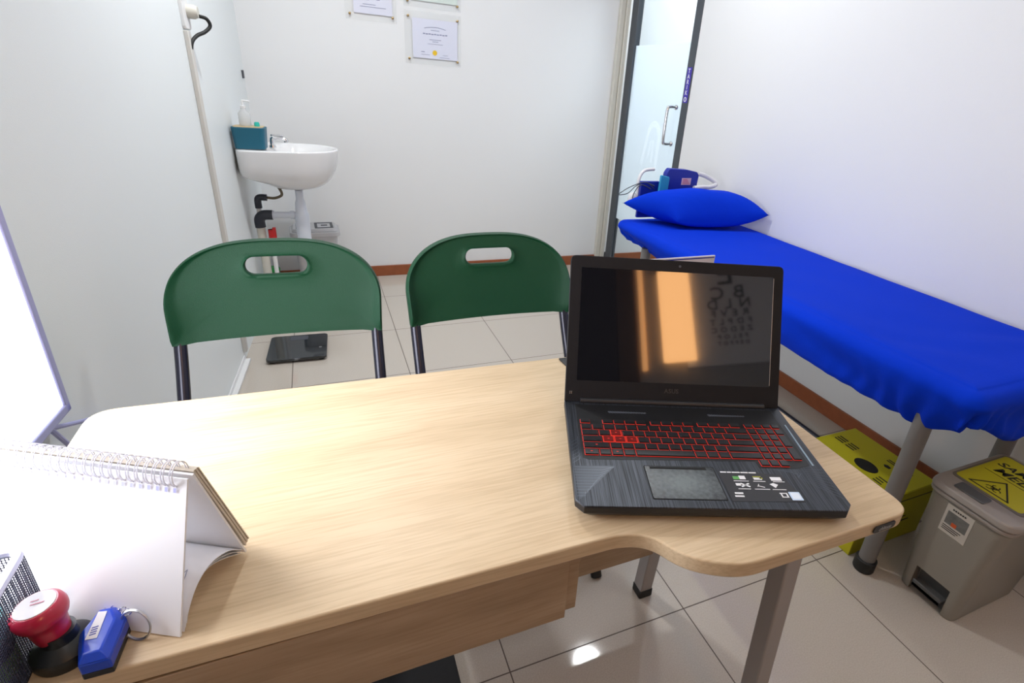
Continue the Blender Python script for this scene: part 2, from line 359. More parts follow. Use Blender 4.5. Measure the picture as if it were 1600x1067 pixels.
# glass door in the right wall
dr = bpy.data.objects.new('door_1', None); C.objects.link(dr); dr.location = (XR, 2.45, 0); dr['kind'] = 'structure'
def dl(a, b): return (a[0]-XR, a[1]-2.45, a[2]), (b[0]-XR, b[1]-2.45, b[2])
for nm, a, b in (('stile', (XR+.0, 2.755, .01), (XR+.04, 2.835, 2.1)), ('stile', (XR, 2.05, .01), (XR+.04, 2.115, 2.1)), ('top_rail', (XR, 2.115, 2.04), (XR+.04, 2.755, 2.1))):
    obj(nm, MB().bb(*dl(a, b)), M['alu'], dr, bevel=.002)
mb = MB(); mb.bb(*dl((XR+.0, 2.835, .0), (XR+.05, 2.856, .105))); obj('floor_hinge', mb, M['black'], dr, bevel=.003)
mb = MB(); mb.bb(*dl((XR+.016, 2.115, .01), (XR+.024, 2.755, .40))); obj('glass_pane', mb, M['clear'], dr, smooth=False)
mb = MB(); mb.bb(*dl((XR+.016, 2.115, .401), (XR+.024, 2.755, 1.565))); obj('frosted_pane', mb, M['frost'], dr, smooth=False)
mb = MB(); mb.bb(*dl((XR+.016, 2.115, 1.566), (XR+.024, 2.755, 2.04))); obj('glass_pane', mb, M['clear'], dr, smooth=False)
hy = 2.16-2.45
mb = MB(); pth = smoothpath([(-.0, hy, 1.215), (-.05, hy, 1.215), (-.062, hy, 1.19), (-.062, hy, 1.03), (-.05, hy, 1.005), (0, hy, 1.005)], 6)
mb.tube(pth, .0095, 12); [mb.lathe([(.016, 0), (.016, .006), (.011, .012)], (-.0, hy, z), 16, Matrix.Rotation(-PI/2, 3, 'Y')) for z in (1.215, 1.005)]
obj('door_handle', mb, M['chrome'], dr)
mb = MB(); mb.bb((-.0015, 2.062-2.45, 1.245), (0, 2.103-2.45, 1.435)); sg = obj('pull_sign', mb, M['violet'], dr, bevel=.0005)
mb = MB()
for i, ch in enumerate('TARIK'): add_text(mb, ch, .034, frame_mat((-.0022, 2.083-2.45, 1.415-i*.029), (0, -1, 0), (0, 0, 1)), bold=.0006)
mb.lathe([(.0135, 0), (.0135, .0006)], (-.0018, 2.083-2.45, 1.264), 20, Matrix.Rotation(-PI/2, 3, 'Y'))
obj('lettering', mb, M['paper'], sg, smooth=False)
mb = MB(); mb.tube([(-.0035, 2.079-2.45, 1.257), (-.0035, 2.079-2.45, 1.271)], .0018, 6); mb.tube([(-.0035, 2.086-2.45, 1.257), (-.0035, 2.086-2.45, 1.271)], .0018, 6); obj('pull_mark', mb, M['violet'], sg)
# pale emblem on the frosted pane
mb = MB()
def emb(poly): mb.prism(poly, .0140, .0152, fr=lambda a, b, c_: Vector((c_, a-2.45, b)))
arch_o = [(2.395+.085*math.cos(q), 1.02+.10*math.sin(q)) for q in [PI*k/14 for k in range(15)]]
arch_i = [(2.395+.052*math.cos(q), 1.02+.062*math.sin(q)) for q in [PI*k/14 for k in range(14, -1, -1)]]
for k in range(14): emb([arch_o[k], arch_o[k+1], arch_i[13-k], arch_i[14-k]][::1])
emb([(2.31, .82), (2.338, .80), (2.343, 1.018), (2.31, 1.018)]); emb([(2.447, 1.018), (2.48, 1.018), (2.52, .84), (2.49, .82)]); emb([(2.37, .86), (2.395, .86), (2.40, 1.0), (2.375, 1.0)]); emb([(2.415, .90), (2.44, .88), (2.43, .99), (2.408, 1.0)])
bmesh.ops.remove_doubles(mb.bm, verts=mb.bm.verts[:], dist=.0001)
obj('frosted_emblem', mb, M['frost2'], dr, smooth=False)
# front wall: what the laptop screen mirrors
d2 = bpy.data.objects.new('door_2', None); C.objects.link(d2); d2.location = (0, YF, 0); d2['kind'] = 'structure'
obj('door_leaf', MB().bb((-1.02, .0, 0), (-.17, .04, 2.5)), M['wardrobe'], d2, bevel=.003)
obj('jamb', MB().bb((-.165, .0, 0), (-.05, .05, 2.5)), M['brown'], d2, bevel=.003)

# ceiling lamps
for i, (x, y, e) in enumerate(LAMPS):
    t = thing('ceiling_downlight', 'round white ceiling downlight ' + ('over the examination bed', 'between the sink and the chairs', 'above the pedal bin side of the room', 'above the person side of the desk')[i], 'ceiling light', (x, y, CEIL), 0, 'ceiling downlights')
    mb = MB(); mb.lathe([(.088, -.004), (.105, -.010), (.108, 0)]); obj('trim_ring', mb, M['white'], t)
    mb = MB(); mb.lathe([(.086, -.008), (.086, -.003)]); obj('diffuser', mb, M['lampdisc'], t)
# wall lamp behind the viewer, eye chart
t = thing('wall_lamp', 'warm orange glowing tall wall lamp beside the eye chart', 'lamp', (.19, YF, 1.62))
mb = MB(); mb.prism(rrect(-.11, 0, .11, .05, .02), .62, .64); obj('bracket', mb, M['brown'], t)
mb = MB(); mb.prism(rrect(-.095, .003, .095, .055, .024), .02, .62); obj('lamp_shade', mb, M['warm'], t)
tag(obj('tube_lamp', MB().tube([(0, 0, 0), (0, 0, .7)], .016, 14), M['warm2'], loc=(-.015, YF+.02, 1.6)), 'slim warm orange tube lamp next to the dark door', 'lamp')
t = thing('eye_chart', 'white eye test chart with rows of black letters on the wall', 'eye chart', (.50, YF, 1.9))
obj('board', MB().bb((-.27, 0, -.30), (.27, .008, .38)), M['paper'], t)
mb = MB(); rows = [('E', .17, .28), ('B C', .095, .155), ('N L D', .07, .08), ('R E V F', .05, .02), ('F D P L T', .042, -.035), ('Z E D O C', .036, -.085), ('F E L O P', .03, -.13), ('D E F P O T', .024, -.17)]
for s_, sz, zz in rows: add_text(mb, s_, sz*1.25, frame_mat((0, .0086, zz), (-1, 0, 0), (0, 0, 1)), bold=.0012, spacing=1.15)
obj('chart_letters', mb, M['ink'], t, smooth=False)

# lit film viewer on the left wall
t = thing('lit_film_viewer', 'glowing white light panel in a lavender frame on the left wall', 'light panel', (WLX(.0), .0, 1.0), -WA)
H0, W0 = .345, .377
obj('light_panel', MB().bb((.012, -W0+.012, -H0+.012), (.030, W0-.012, H0+.2)), M['lit'], t)
mb = MB(); mb.bb((.0, -W0, -H0), (.034, W0, -H0+.018)); mb.bb((.0, W0-.017, -H0), (.034, W0, H0+.2)); mb.bb((0, -W0, -H0), (.034, -W0+.012, H0+.2)); mb.bb((0, -W0, H0+.2), (.034, W0, H0+.214)); obj('frame', mb, M['lav'], t, bevel=.003)
mb = MB(); mb.tube([(.016, W0-.06, -H0), (.018, W0-.045, -H0-.012), (.022, W0+.16, -H0-.115)], .0045, 8); obj('cable', mb, M['lav'], t)
mb = MB(); mb.tube([(.016, W0-.06, -H0), (.018, W0-.05, -H0-.012), (.022, W0+.03, -H0-.16), (.03, W0+.05, -.98)], .0045, 8); obj('cable', mb, M['lav'], t)

# ------------------------------------------------------------------ trunking, socket, cable on left wall
t = thing('cable_trunking', 'pale flat cable trunking running down the left wall and along the floor', 'cable trunking', (WLX(1.83), 1.83, 0), -WA)
mb = MB(); mb.bb((0, -.015, .045), (.016, .02, 1.365)); obj('vertical_duct', mb, M['trunk'], t, bevel=.002)
mb = MB(); mb.prism([(0, -.012), (.026, -.012), (.026, -2.6), (0, -2.6)], 0, .012); mb.prism([(0, -.012), (.006, -.012), (.006, -2.6), (0, -2.6)], 0, .03); obj('floor_duct', mb, M['white'], t, bevel=.002)
t = thing('wall_socket', 'white wall socket at the top of the left wall trunking', 'socket', (WLX(1.86), 1.86, 1.43), -WA)
mb = MB(); mb.prism(rrect(-.045, -.06, .035, .05, .012), 0, .012, fr=lambda x, y, z: Vector((z, x, y))); obj('socket_plate', mb, M['white'], t, bevel=.002)
mb = MB(); mb.lathe([(.024, 0), (.024, .022), (.018, .034)], (.012, .015, .0), 20, Matrix.Rotation(PI/2, 3, 'Y')); obj('plug', mb, M['beige'], t)
mb = MB(); bx = WLX(1.86)
pts = smoothpath([(.046, .02, -.012), (.066, .035, -.018), (.072, .045, -.040), (.055, .03, -.062), (.032, .005, -.078), (.018, -.02, -.10), (.012, -.028, -.125)], 8)
mb.tube(pts, .0065, 10); obj('power_cable', mb, M['rubber'], t)

# ------------------------------------------------------------------ sink
YS = 2.42
t = thing('wash_basin', 'white ceramic wash basin fixed to the left wall', 'sink', (WLX(YS)+.004, YS, .03), -WA)
def basin(inner):
    mb = MB()
    # D-shaped outline param: a in 0..1 around; levels
    def outl(a, k, wv, dv):
        # back edge straight at x=0 (wall), nose round
        q = 2*PI*a
        cx = .24; x = math.cos(q); y = math.sin(q)
        px = (abs(x)**.75)*(1 if x > 0 else -1)
        return (cx+px*dv, y*wv)
    prof = [(.0, .80, .17, .175), (.05, .80, .20, .19), (.24, .862, .0, 0)]
    N = 40
    rings = []
    lv = [(.07, .655, .06, .07), (.12, .668, .10, .11), (.16, .692, .135, .15), (.180, .722, .152, .238), (.20, .75, .165, .240), (.214, .80, .176, .241), (.220, .845, .182, .241), (.222, .858, .184, .241), (.216, .864, .18, .236), (.200, .862, .165, .09), (.185, .84, .15, .085), (.155, .79, .12, .08), (.09, .75, .07, .07), (.02, .74, .02, .02)]
    for i, (dx, z, wy, bk) in enumerate(lv):
        ring = []
        for k in range(N):
            q = 2*PI*k/N; x = math.cos(q); y = math.sin(q)
            if x < 0:
                ex = .22 if bk > .2 else .9
                xx = .242-(abs(x)**ex)*bk; yy = (abs(y)**(.5 if bk > .2 else 1))*(1 if y > 0 else -1)*wy
            else: xx = .242+x*dx; yy = y*wy
            ring.append(mb.bm.verts.new((xx, yy, z)))
        rings.append(ring)
    for i in range(len(rings)-1):
        for k in range(N): mb._f([rings[i][k], rings[i][(k+1) % N], rings[i+1][(k+1) % N], rings[i+1][k]])
    mb._f(rings[0][::-1]); mb._f(rings[-1]); return mb
obj('basin', basin(0), M['ceramic'], t, subs=1)
mb = MB(); mb.tube(smoothpath([(.155, .0, .862), (.155, 0, .90), (.17, 0, .905), (.215, 0, .90), (.218, 0, .885)], 5), .011, 12); mb.box((.18, 0, .918), (.055, .012, .008)); mb.lathe([(.018, 0), (.016, .01)], (.155, 0, .86), 16); obj('faucet', mb, M['chrome'], t)
mb = MB(); mb.lathe([(.02, .0), (.032, .004), (.032, .012), (.03, .02)], (.25, 0, .648)); obj('drain_flange', mb, M['slate'], t)
mb = MB(); mb.lathe([(.034, 0), (.036, .13), (.036, .19), (.030, .20), (.026, .25), (.019, .27), (.019, .33)], (.25, 0, .33), 24); obj('bottle_trap', mb, M['pvcwhite'], t)
mb = MB(); mb.tube([(.22, 0, .515), (.10, 0, .515)], .0175, 16); mb.tube([(.215, 0, .515), (.195, 0, .515)], .022, 16); mb.tube([(.12, 0, .515), (.10, 0, .515)], .022, 16); obj('waste_pipe', mb, M['pvcwhite'], t)
mb = MB(); mb.tube(smoothpath([(.11, 0, .515), (.065, 0, .513), (.045, 0, .49), (.045, 0, .45)], 6), .026, 16); obj('pipe_elbow', mb, M['pvcdark'], t)
mb = MB(); mb.tube(smoothpath([(.09, .03, .60), (.055, .03, .60), (.045, .03, .585), (.045, .03, .545)], 6), .017, 14); obj('pipe_elbow', mb, M['pvcdark'], t)
mb = MB(); mb.tube([(.045, 0, .45), (.045, 0, -.03)], .021, 16); obj('drain_pipe', mb, M['beige'], t)
mb = MB(); mb.tube([(.092, -.01, .44), (.092, -.01, -.03)], .011, 12); mb.tube([(.045, .03, .545), (.045, .03, .50)], .013, 12); obj('supply_pipe', mb, M['white'], t)
mb = MB(); mb.tube([(.092, -.01, .44), (.092, -.01, .38)], .014, 12); mb.bb((.10, -.02, .39), (.116, .0, .45)); mb.bb((.092, -.016, .415), (.11, -.004, .425)); obj('valve', mb, M['valve'], t, bevel=.002)
mb = MB(); mb.tube(smoothpath([(.09, .03, .60), (.13, .02, .60), (.165, .01, .62), (.155, 0, .66), (.12, 0, .70)], 6), .007, 10); obj('flexible_hose', mb, M['hose'], t)
# tray on the basin
t = thing('teal_basket', 'small teal storage basket standing on the wash basin ledge', 'basket', (WLX(2.33)+.006, 2.33, .894), -WA)
mb = MB(); A = rrect(.008, -.05, .138, .05, .02); B = rrect(.002, -.056, .146, .056, .024); mb.prism(A, 0, .098, top=B); obj('basket_body', mb, M['teal'], t, bevel=.002)
mb = MB(); mb.prism(rrect(.010, -.048, .138, .048, .018), .097, .1005); obj('tan_rim', mb, mat('tan_lining', (.55, .42, .24), .6), t)
t = thing('soap_bottle', 'translucent pump bottle rising out of the teal basket', 'bottle', (WLX(2.34)+.065, 2.34, .994))
mb = MB(); mb.lathe([(.024, 0), (.026, .01), (.026, .055), (.012, .072), (.011, .08)]); obj('bottle_body', mb, mat('milky_plastic', (.72, .74, .75), .3, alpha=.7), t)
mb = MB(); mb.lathe([(.012, .08), (.012, .09), (.004, .092), (.004, .115)]); mb.tube([(0, 0, .113), (.03, 0, .11)], .0045, 8); obj('pump', mb, M['white'], t)
tag(obj('small_bottle', MB().lathe([(.012, 0), (.012, .012), (.009, .02)]), mat('teal_cap', (.02, .45, .38), .4), loc=(WLX(2.33)+.115, 2.33, .994)), 'tiny bottle with a teal cap in the teal basket', 'bottle')
# grey bottle on floor by sink, white sleeve
t = thing('cleaner_bottle', 'grey bottle with a bright green cap on the floor under the basin', 'bottle', (WLX(2.62)+.04, 2.72, 0))
mb = MB(); mb.lathe([(.032, 0), (.034, .01), (.034, .12), (.028, .135)]); obj('bottle_body', mb, M['slate'], t)
mb = MB(); mb.lathe([(.034, .135), (.034, .15), (.028, .158)]); obj('green_cap', mb, M['greenband'], t)
# small grey switch on the wall
tag(obj('wall_label', MB().bb((0, -.018, -.02), (.006, .018, .02)), M['slate'], loc=(WLX(2.86), 2.855, 1.21), rot=(0, 0, -WA)), 'small grey label on the left wall above the basin', 'label')

# ------------------------------------------------------------------ pale trash bin by sink
t = thing('pale_trash_bin', 'pale grey lidded trash bin standing beneath the wash basin', 'trash bin', (-.355, 2.66, 0), .03)
mb = MB(); mb.prism(rrect(-.095, -.07, .095, .07, .03), .0, .375, top=rrect(-.12, -.085, .12, .085, .03)); obj('bin_body', mb, M['wbin'], t)
mb = MB(); mb.prism(rrect(-.135, -.10, .135, .10, .035), .375, .402); mb.prism(rrect(-.125, -.09, .125, .09, .03), .402, .42, top=rrect(-.115, -.08, .115, .08, .03)); obj('bin_lid', mb, M['wbin'], t, bevel=.004)
mb = MB(); z = .4215
for a, b in (((-.10, -.065), (-.085, .065)), ((-.04, -.065), (-.022, .065)), ((-.085, -.065), (-.05, -.055)), ((.0, -.065), (.015, .065)), ((.015, .05), (.10, .065)), ((.015, -.065), (.10, -.05)), ((.085, -.05), (.10, .05)), ((.035, -.01), (.07, .012))):
    mb.bb((a[0], a[1], .42), (b[0], b[1], z))
obj('lid_print', mb, M['slate'], t, smooth=False)

# ------------------------------------------------------------------ bathroom scale
t = thing('bathroom_scale', 'black glass bathroom scale lying on the floor behind the left chair', 'scale', (-.476, 1.866, 0), -.05)
mb = MB(); mb.prism(rrect(-.13, -.13, .13, .13, .02), .010, .024); obj('platform', mb, M['glassy'], t, bevel=.002)
for sx in (-1, 1):
    for sy in (-1, 1): obj('foot', MB().lathe([(.014, 0), (.016, .01)], (sx*.105, sy*.105, 0), 16), M['rubber'], t)
mb = MB(); mb.lathe([(.007, 0), (.007, .0006)], (.10, -.03, .024), 16); obj('logo_dot', mb, M['chrome'], t)
mb = MB(); mb.prism(rrect(-.04, .07, .04, .115, .006), .0241, .0246); obj('display', mb, M['slate'], t)

# ------------------------------------------------------------------ framed certificates
def cert(x0, x1, z0, z1, label, paper, kind):
    t = thing('certificate', label, 'certificate', ((x0+x1)/2, YB, (z0+z1)/2), 0, None)
    w_, h_ = (x1-x0)/2, (z1-z0)/2
    mb = MB(); mb.bb((-w_, -.012, -h_), (w_, -.009, h_)); obj('acrylic_plate', mb, M['acrylic'], t, smooth=False)
    mb = MB(); mb.bb((-w_+.045, -.0085, -h_+.035), (w_-.02, -.0065, h_-.035)); obj('paper', mb, paper, t, smooth=False)
    for sx in (-1, 1):
        for sz in (-1, 1):
            mb = MB(); mb.lathe([(.0065, 0), (.0065, .018), (.0035, .020)], (sx*(w_-.02 if sx > 0 else w_-.022), 0, sz*(h_-.028)), 14, Matrix.Rotation(PI/2, 3, 'X')); obj('standoff_screw', mb, M['goldm'], t)
    mb = MB()
    def ln(x, z, L, hh=.003): mb.bb((x-L/2, -.0092, z-hh/2), (x+L/2, -.0086, z+hh/2))
    cx = .012
    if kind == 0:
        for i in range(14): ln(cx-.06+i*.0092, h_-.075-.0006*(i-6.5)**2*.3, .0075, .004)
        ln(cx, h_-.092, .05); 
        for i in range(9): ln(cx-.066+i*.0165, h_-.112-.001*(i % 2), .013, .006)
        ln(cx, h_-.142, .07); ln(cx, h_-.152, .035); ln(cx, h_-.165, .09, .002); ln(cx-.075, -h_+.07, .02, .004); ln(cx-.06, -h_+.055, .05, .002); ln(cx+.06, -h_+.058, .03, .002); ln(cx+.055, -h_+.045, .06, .002)
    else:
        ln(cx-.03, h_*-.2, .02, .02); ln(cx+.03, h_*-.15, .018, .025); ln(cx, -h_+.07, .14, .003); ln(cx-.02, -h_+.082, .07, .003); ln(cx+.04, h_*.3, .05); ln(cx, h_*.5, .15, .006)
    obj('printed_lines', mb, M['faint'], t, smooth=False)
    if kind == 0:
        mb = MB(); mb.lathe([(.014, 0), (.014, .0008)], (cx-.004, -.0088, -h_+.068), 18, Matrix.Rotation(PI/2, 3, 'X')); obj('gold_seal', mb, M['gold'], t)
cert(.245, .578, 1.338, 1.618, 'lower right framed certificate with a small gold seal on the back wall', M['lavpaper'], 0)
cert(.245, .578, 1.638, 1.92, 'pale green framed certificate directly above the one with the gold seal', M['mint'], 1)
cert(-.075, .20, 1.538, 1.82, 'left framed certificate with a dark crest on the back wall', M['lavpaper'], 1)

# ------------------------------------------------------------------ desk (yaw -1.5 deg)
ZD, TH = .76, .024
t = thing('desk', 'light oak office desk with a notched front edge and grey legs', 'desk', (0, 0, 0), 0)
out = [(-.676, .168), (-.676, -.30), (-.676, -.322), (-.347, -.330), (.0, -.3365), (.05, -.352), (.070, -.405), (.115, -.432), (.28, -.437), (.42, -.436), (.446, -.40), (.4485, .12), (.445, .132)]
pts = roundpoly([(-.671, .168), (-.679, -.325), (.012, -.337), (.048, -.352), (.072, -.398), (.13, -.4335), (.442, -.438), (.455, .128)], [.04, .05, .03, .03, .03, .06, .032, .03], 8)
mb = MB(); mb.prism(pts, ZD-TH, ZD); top = obj('tabletop', mb, M['wood'], t, bevel=.0025, seg=3)
# left legs and right legs (splayed), modesty panel, drawer
def leg(x, y0, y1):
    mb = MB(); a = .0185
    mb.prism([(x-a, y1-a), (x+a, y1-a), (x+a, y1+a), (x-a, y1+a)], .018, ZD-TH, top=[(x-a, y0-a), (x+a, y0-a), (x+a, y0+a), (x-a, y0+a)])
    o = obj('leg', mb, M['greylac'], t, bevel=.003)
    mb = MB(); b = .021; mb.prism(rrect(x-b, y1-b-.001, x+b, y1+b-.001, .006), 0, .026); obj('foot_cap', mb, M['rubber'], o, bevel=.003)
leg(.4185, -.280, -.322); leg(.4185, .045, .088); leg(-.62, -.280, -.322); leg(-.62, .075, .118)
mb = MB(); mb.bb((-.60, .052, .185), (.402, .068, ZD-TH)); obj('modesty_panel', mb, M['wood_shaded'], t, bevel=.001)
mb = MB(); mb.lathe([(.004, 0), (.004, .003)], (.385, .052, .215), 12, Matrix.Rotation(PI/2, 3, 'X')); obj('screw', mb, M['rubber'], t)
mb = MB(); mb.bb((-.052, -.323, .628), (-.036, .04, ZD-TH)); mb.bb((-.60, -.318, .628), (-.585, .04, ZD-TH)); mb.bb((-.585, -.30, .640), (-.052, .04, .646)); obj('drawer_housing', mb, M['wood_shaded'], t, bevel=.0008)
mb = MB(); mb.bb((-.582, -.328, .621), (-.0535, -.313, ZD-TH-.003)); obj('drawer', mb, M['wood_shaded'], t, bevel=.001)
mb = MB(); mb.prism(roundpoly([(.392, -.0062), (.437, -.0062), (.437, .0062), (.392, .0062)], .006, 4), 0, .0016, fr=lambda x, y, z: Vector((x-.029, -.4382-z+.0006, .7475+y)))
bd = obj('maker_badge', mb, M['black'], t, bevel=.0004)
mb = MB(); add_text(mb, 'chitose', .0088, frame_mat((.3855, -.4396, .7472), (1, 0, 0), (0, 0, 1)), bold=.0001, shear=.25); obj('badge_lettering', mb, mat('badge_grey', (.30, .30, .31), .5), bd, smooth=False)

# ------------------------------------------------------------------ chairs
def smooth01(e0, e1, x): t_ = max(0, min(1, (x-e0)/(e1-e0))); return t_*t_*(3-2*t_)
def inter(poly, c, ang):
    d = (math.cos(ang), math.sin(ang)); best = 0
    for i in range(len(poly)):
        x1, y1 = poly[i][0]-c[0], poly[i][1]-c[1]; x2, y2 = poly[(i+1) % len(poly)][0]-c[0], poly[(i+1) % len(poly)][1]-c[1]
        ex, ey = x2-x1, y2-y1; den = d[0]*ey-d[1]*ex
        if abs(den) < 1e-12: continue
        tt = (x1*ey-y1*ex)/den; ss = (x1*d[1]-y1*d[0])/den
        if tt > 0 and -1e-9 <= ss <= 1+1e-9: best = max(best, tt)
    return best
def make_chair(label):
    t = thing('folding_chair', label, 'chair', group='green folding chairs along the far side of the desk')
    hw, z0 = .231, .680
    outer = [(-hw+.004, z0), (hw-.004, z0)]
    for k in range(49):
        q = k/48*PI; c, s_ = math.cos(q), math.sin(q)
        x = hw*abs(c)**(2/2.75)*(1 if c > 0 else -1); zz = z0+.085+.137*abs(s_)**(2/2.2)
        outer.append((x, zz))
    C0 = (0, .8435)
    hole = rrect(-.066, C0[1]-.0205, .066, C0[1]+.0205, .0200, 8)
    angs = sorted(set([2*PI*k/120 for k in range(120)]+[math.atan2(p[1]-C0[1], p[0]) % (2*PI) for p in outer]+[math.atan2(p[1]-C0[1], p[0]) % (2*PI) for p in hole]))
    aa = [angs[0]]
    for a in angs[1:]:
        if a-aa[-1] > .004: aa.append(a)
    def P3(x, z, off): # front is -y
        y = -.36*x*x+(z-z0)*.26+off
        return Vector((x, y+.012, z))
    T = .0065
    prof = [(0, 0), (0.008, -.8), (.03, -1.0), (.06, -.75), (.10, -.5), (.3, -.45), (.5, -.45), (.7, -.45), (.84, -.45), (.90, -.6), (.94, -1.15), (.97, -1.35), (.99, -1.1), (1, 0)]
    prof2 = [(1, .5), (.985, .9), (.94, 1.0), (.8, .6), (.5, .5), (.1, .5), (.05, .9), (.015, .9)]
    mb = MB(); rings = []
    for a in aa:
        ro = inter(outer, C0, a); rh = inter(hole, C0, a); ring = []
        bottom = (math.sin(a) < -.35 and abs((C0[1]+ro*math.sin(a))-z0) < .002)
        for tt, h in prof+prof2:
            r = rh+(ro-rh)*tt; f = h
            if bottom and tt > .86 and h < 0: f = max(h, -.6)
            x, z = r*math.cos(a), C0[1]+r*math.sin(a)
            sd = max(0, min(1, (abs(x)-.186)/.02)); sd = sd*sd*(3-2*sd); lowz = 1-smooth01(.74, .82, z)
            f *= 1+sd*lowz*(.55 if h < 0 else .9)
            if 0 < tt < 1: f += sd*lowz*(-.45 if h < 0 else .35)
            ring.append(mb.bm.verts.new(P3(x, z, f*T*1.5)))
        rings.append(ring)
    m = len(rings[0]); n = len(rings)
    for i in range(n):
        for k in range(m): mb._f([rings[i][k], rings[(i+1) % n][k], rings[(i+1) % n][(k+1) % m], rings[i][(k+1) % m]])
    obj('backrest', mb, M['green'], t, ang=60)
    for s_ in (-1, 1):
        x = s_*.2135
        mb = MB(); pth = smoothpath([(x, -.365, .02), (x, -.18, .36), (x, -.044, .60), (x, -.006, .674), (x, -.002, .683)], 6)
        mb.tube(pth, .0135, 14); u = obj('front_leg', mb, M['tube'], t)
        obj('foot_cap', MB().tube([(x, -.376, .0), (x, -.362, .025)], .016, 12), M['rubber'], u)
        x2 = s_*.190
        mb = MB(); mb.tube([(x2, .10, .02), (x2, -.20, .44)], .0115, 12); u = obj('rear_leg', mb, M['tube'], t)
        obj('foot_cap', MB().tube([(x2, .108, .0), (x2, .094, .025)], .014, 12), M['rubber'], u)
        mb = MB(); mb.prism([(-.30, .44), (-.10, .44), (-.055, .50), (-.072, .545), (-.13, .47)], x2-.004*s_, x2+.006*s_, fr=lambda a, b, c_: Vector((c_, a, b))); obj('side_bracket', mb, M['tube'], t)
    mb = MB(); mb.tube([(-.19, .075, .06), (.19, .075, .06)], .009, 10); obj('stretcher', mb, M['tube'], t)
    mb = MB(); mb.tube([(-.2135, -.318, .11), (.2135, -.318, .11)], .009, 10); obj('stretcher', mb, M['tube'], t)
    mb = MB(); mb.prism(rrect(-.20, -.44, .20, -.10, .06), .43, .45); obj('seat', mb, M['green'], t, bevel=.008, seg=3)
    return t
def dup(root, loc, rz, label):
    r = root.copy(); C.objects.link(r); r.location = loc; r.rotation_euler = (0, 0, rz); r['label'] = label
    for ch in list(root.children):
        c = ch.copy(); C.objects.link(c); c.parent = r
        for g in ch.children:
            d = g.copy(); C.objects.link(d); d.parent = c
    return r
ch = make_chair('green plastic folding chair nearer the left wall, black scale on floor behind it')
ch.location = (-.418, .562, 0); ch.rotation_euler = (0, 0, -.045)
dup(ch, (.106, .553, 0), .0, 'green plastic folding chair behind the laptop side of the desk')

# ------------------------------------------------------------------ laptop
LX, LY, LYAW, LTH, LW, LDp, LL, LZ = .1447, -.3575, -.3511, .4281, .384, .2449, .2545, .7870
t = thing('laptop', 'open black gaming laptop with a red backlit keyboard on the desk', 'laptop', (LX, LY, ZD), LYAW)
zt = LZ-ZD
mb = MB()
bo = [(-.181, -.006), (.181, -.006), (.192, .007), (.192, .252), (-.192, .252), (-.192, .007)]
bl = [(-.170, .004), (.170, .004), (.182, .012), (.186, .246), (-.186, .246), (-.182, .012)]
mb.prism(bl, .003, .015, top=bo); mb.prism(bo, .015, zt-.002); base = obj('base', mb, M['black'], t, bevel=.001)
mb = MB(); mb.prism(bo, zt-.002, zt); deck = obj('deck', mb, M['deck'], t, bevel=.0012)
for sx in (-.15, .15):
    for y in (.03, .22): obj('foot', MB().lathe([(.008, 0), (.008, .0035)], (sx, y, 0), 12), M['rubber'], t)
# keyboard tray; black area past the keys paints the deck's shaded upper part
kb = obj('keyboard', MB().prism(roundpoly([(-.1745, .0945), (-.166, .090), (.090, .0955), (.0905, .080), (.145, .080), (.1735, .089), (.1735, .2385), (-.1745, .2385)], .002, 3), zt-.0003, zt+.0002), mat('keyboard_tray_and_shade', (.006, .006, .007), .5), t, smooth=False)
keys = []
u = .01843; x0 = -.1711; rp = .01615; ybot = .0990
KH = .0021
def key(x, y, w_, h_, kind=0):
    g = .0030
    mb = MB(); a, b, c_, d = x+g/2, y+g/2, x+w_-g/2, y+h_-g/2
    mb.mi = 1; mb.prism([(a-.00075, b-.00075), (c_+.0001, b-.00075), (c_+.0001, d+.0001), (a-.00075, d+.0001)], zt+.0005, zt+.0008)
    mb.mi = 2 if kind == 1 else 0
    mb.prism([(a, b), (c_, b), (c_, d), (a, d)], zt+.0008, zt+.0008+KH, top=[(a+.0006, b+.0006), (c_-.0006, b+.0006), (c_-.0006, d-.0006), (a+.0006, d-.0006)])
    if kind == 1:
        mb.mi = 1; zz = zt+.0009
        for q in ((a-.0012, b-.0012, c_+.001, b-.0002), (a-.0012, d, c_+.001, d+.001), (a-.0012, b, a-.0002, d), (c_, b, c_+.001, d)): mb.bb((q[0], q[1], zz), (q[2], q[3], zz+.001))
    if kind == 2 or kind == 1:
        mb.mi = 1; cx, cy = (a+c_)/2, (b+d)/2; mb.bb((cx-.0015, cy-.0008, zt+.0008+KH), (cx+.0015, cy+.0006, zt+.0008+KH+.0002))
    obj('key', mb, [M['keycap'], M['redglow'], M['keyclear']], kb, smooth=False)
rows_ = [
 ([1.25, 1, 1, 1, 5.0, 1, 1, 1, 2.75], 0), ([2.25]+[1]*10+[2.75], 1), ([1.75]+[1]*11+[2.25], 2), ([1.5]+[1]*12+[1.5], 3), ([1]*13+[2], 4)]
for ws, r in rows_:
    x = x0
    for i, w_ in enumerate(ws):
        k = 0
        if r == 3 and i == 2: k = 1
        if r == 2 and i in (1, 2, 3): k = 1
        if (r == 1 and i == 0) or (r == 0 and i in (0, 2)): k = 2
        key(x, ybot+r*rp, w_*u, rp, k); x += w_*u
yf = ybot+5*rp+.0012
x = x0; key(x, yf, u, .0125)
for gi in range(3):
    for k in range(4): key(x0+u*(2+gi*4.33+k), yf, u, .0125)
nx = x0+15*u+.0006; nu = .01540
for c_ in range(4): key(nx+c_*nu, yf, nu, .0125)
for r in range(5):
    for c_ in range(4):
        if c_ == 3 and r in (0, 2): key(nx+c_*nu, ybot+r*rp, nu, rp*2)
        elif c_ == 3 and r in (1, 3): pass
        else: key(nx+c_*nu, ybot+r*rp, nu, rp)
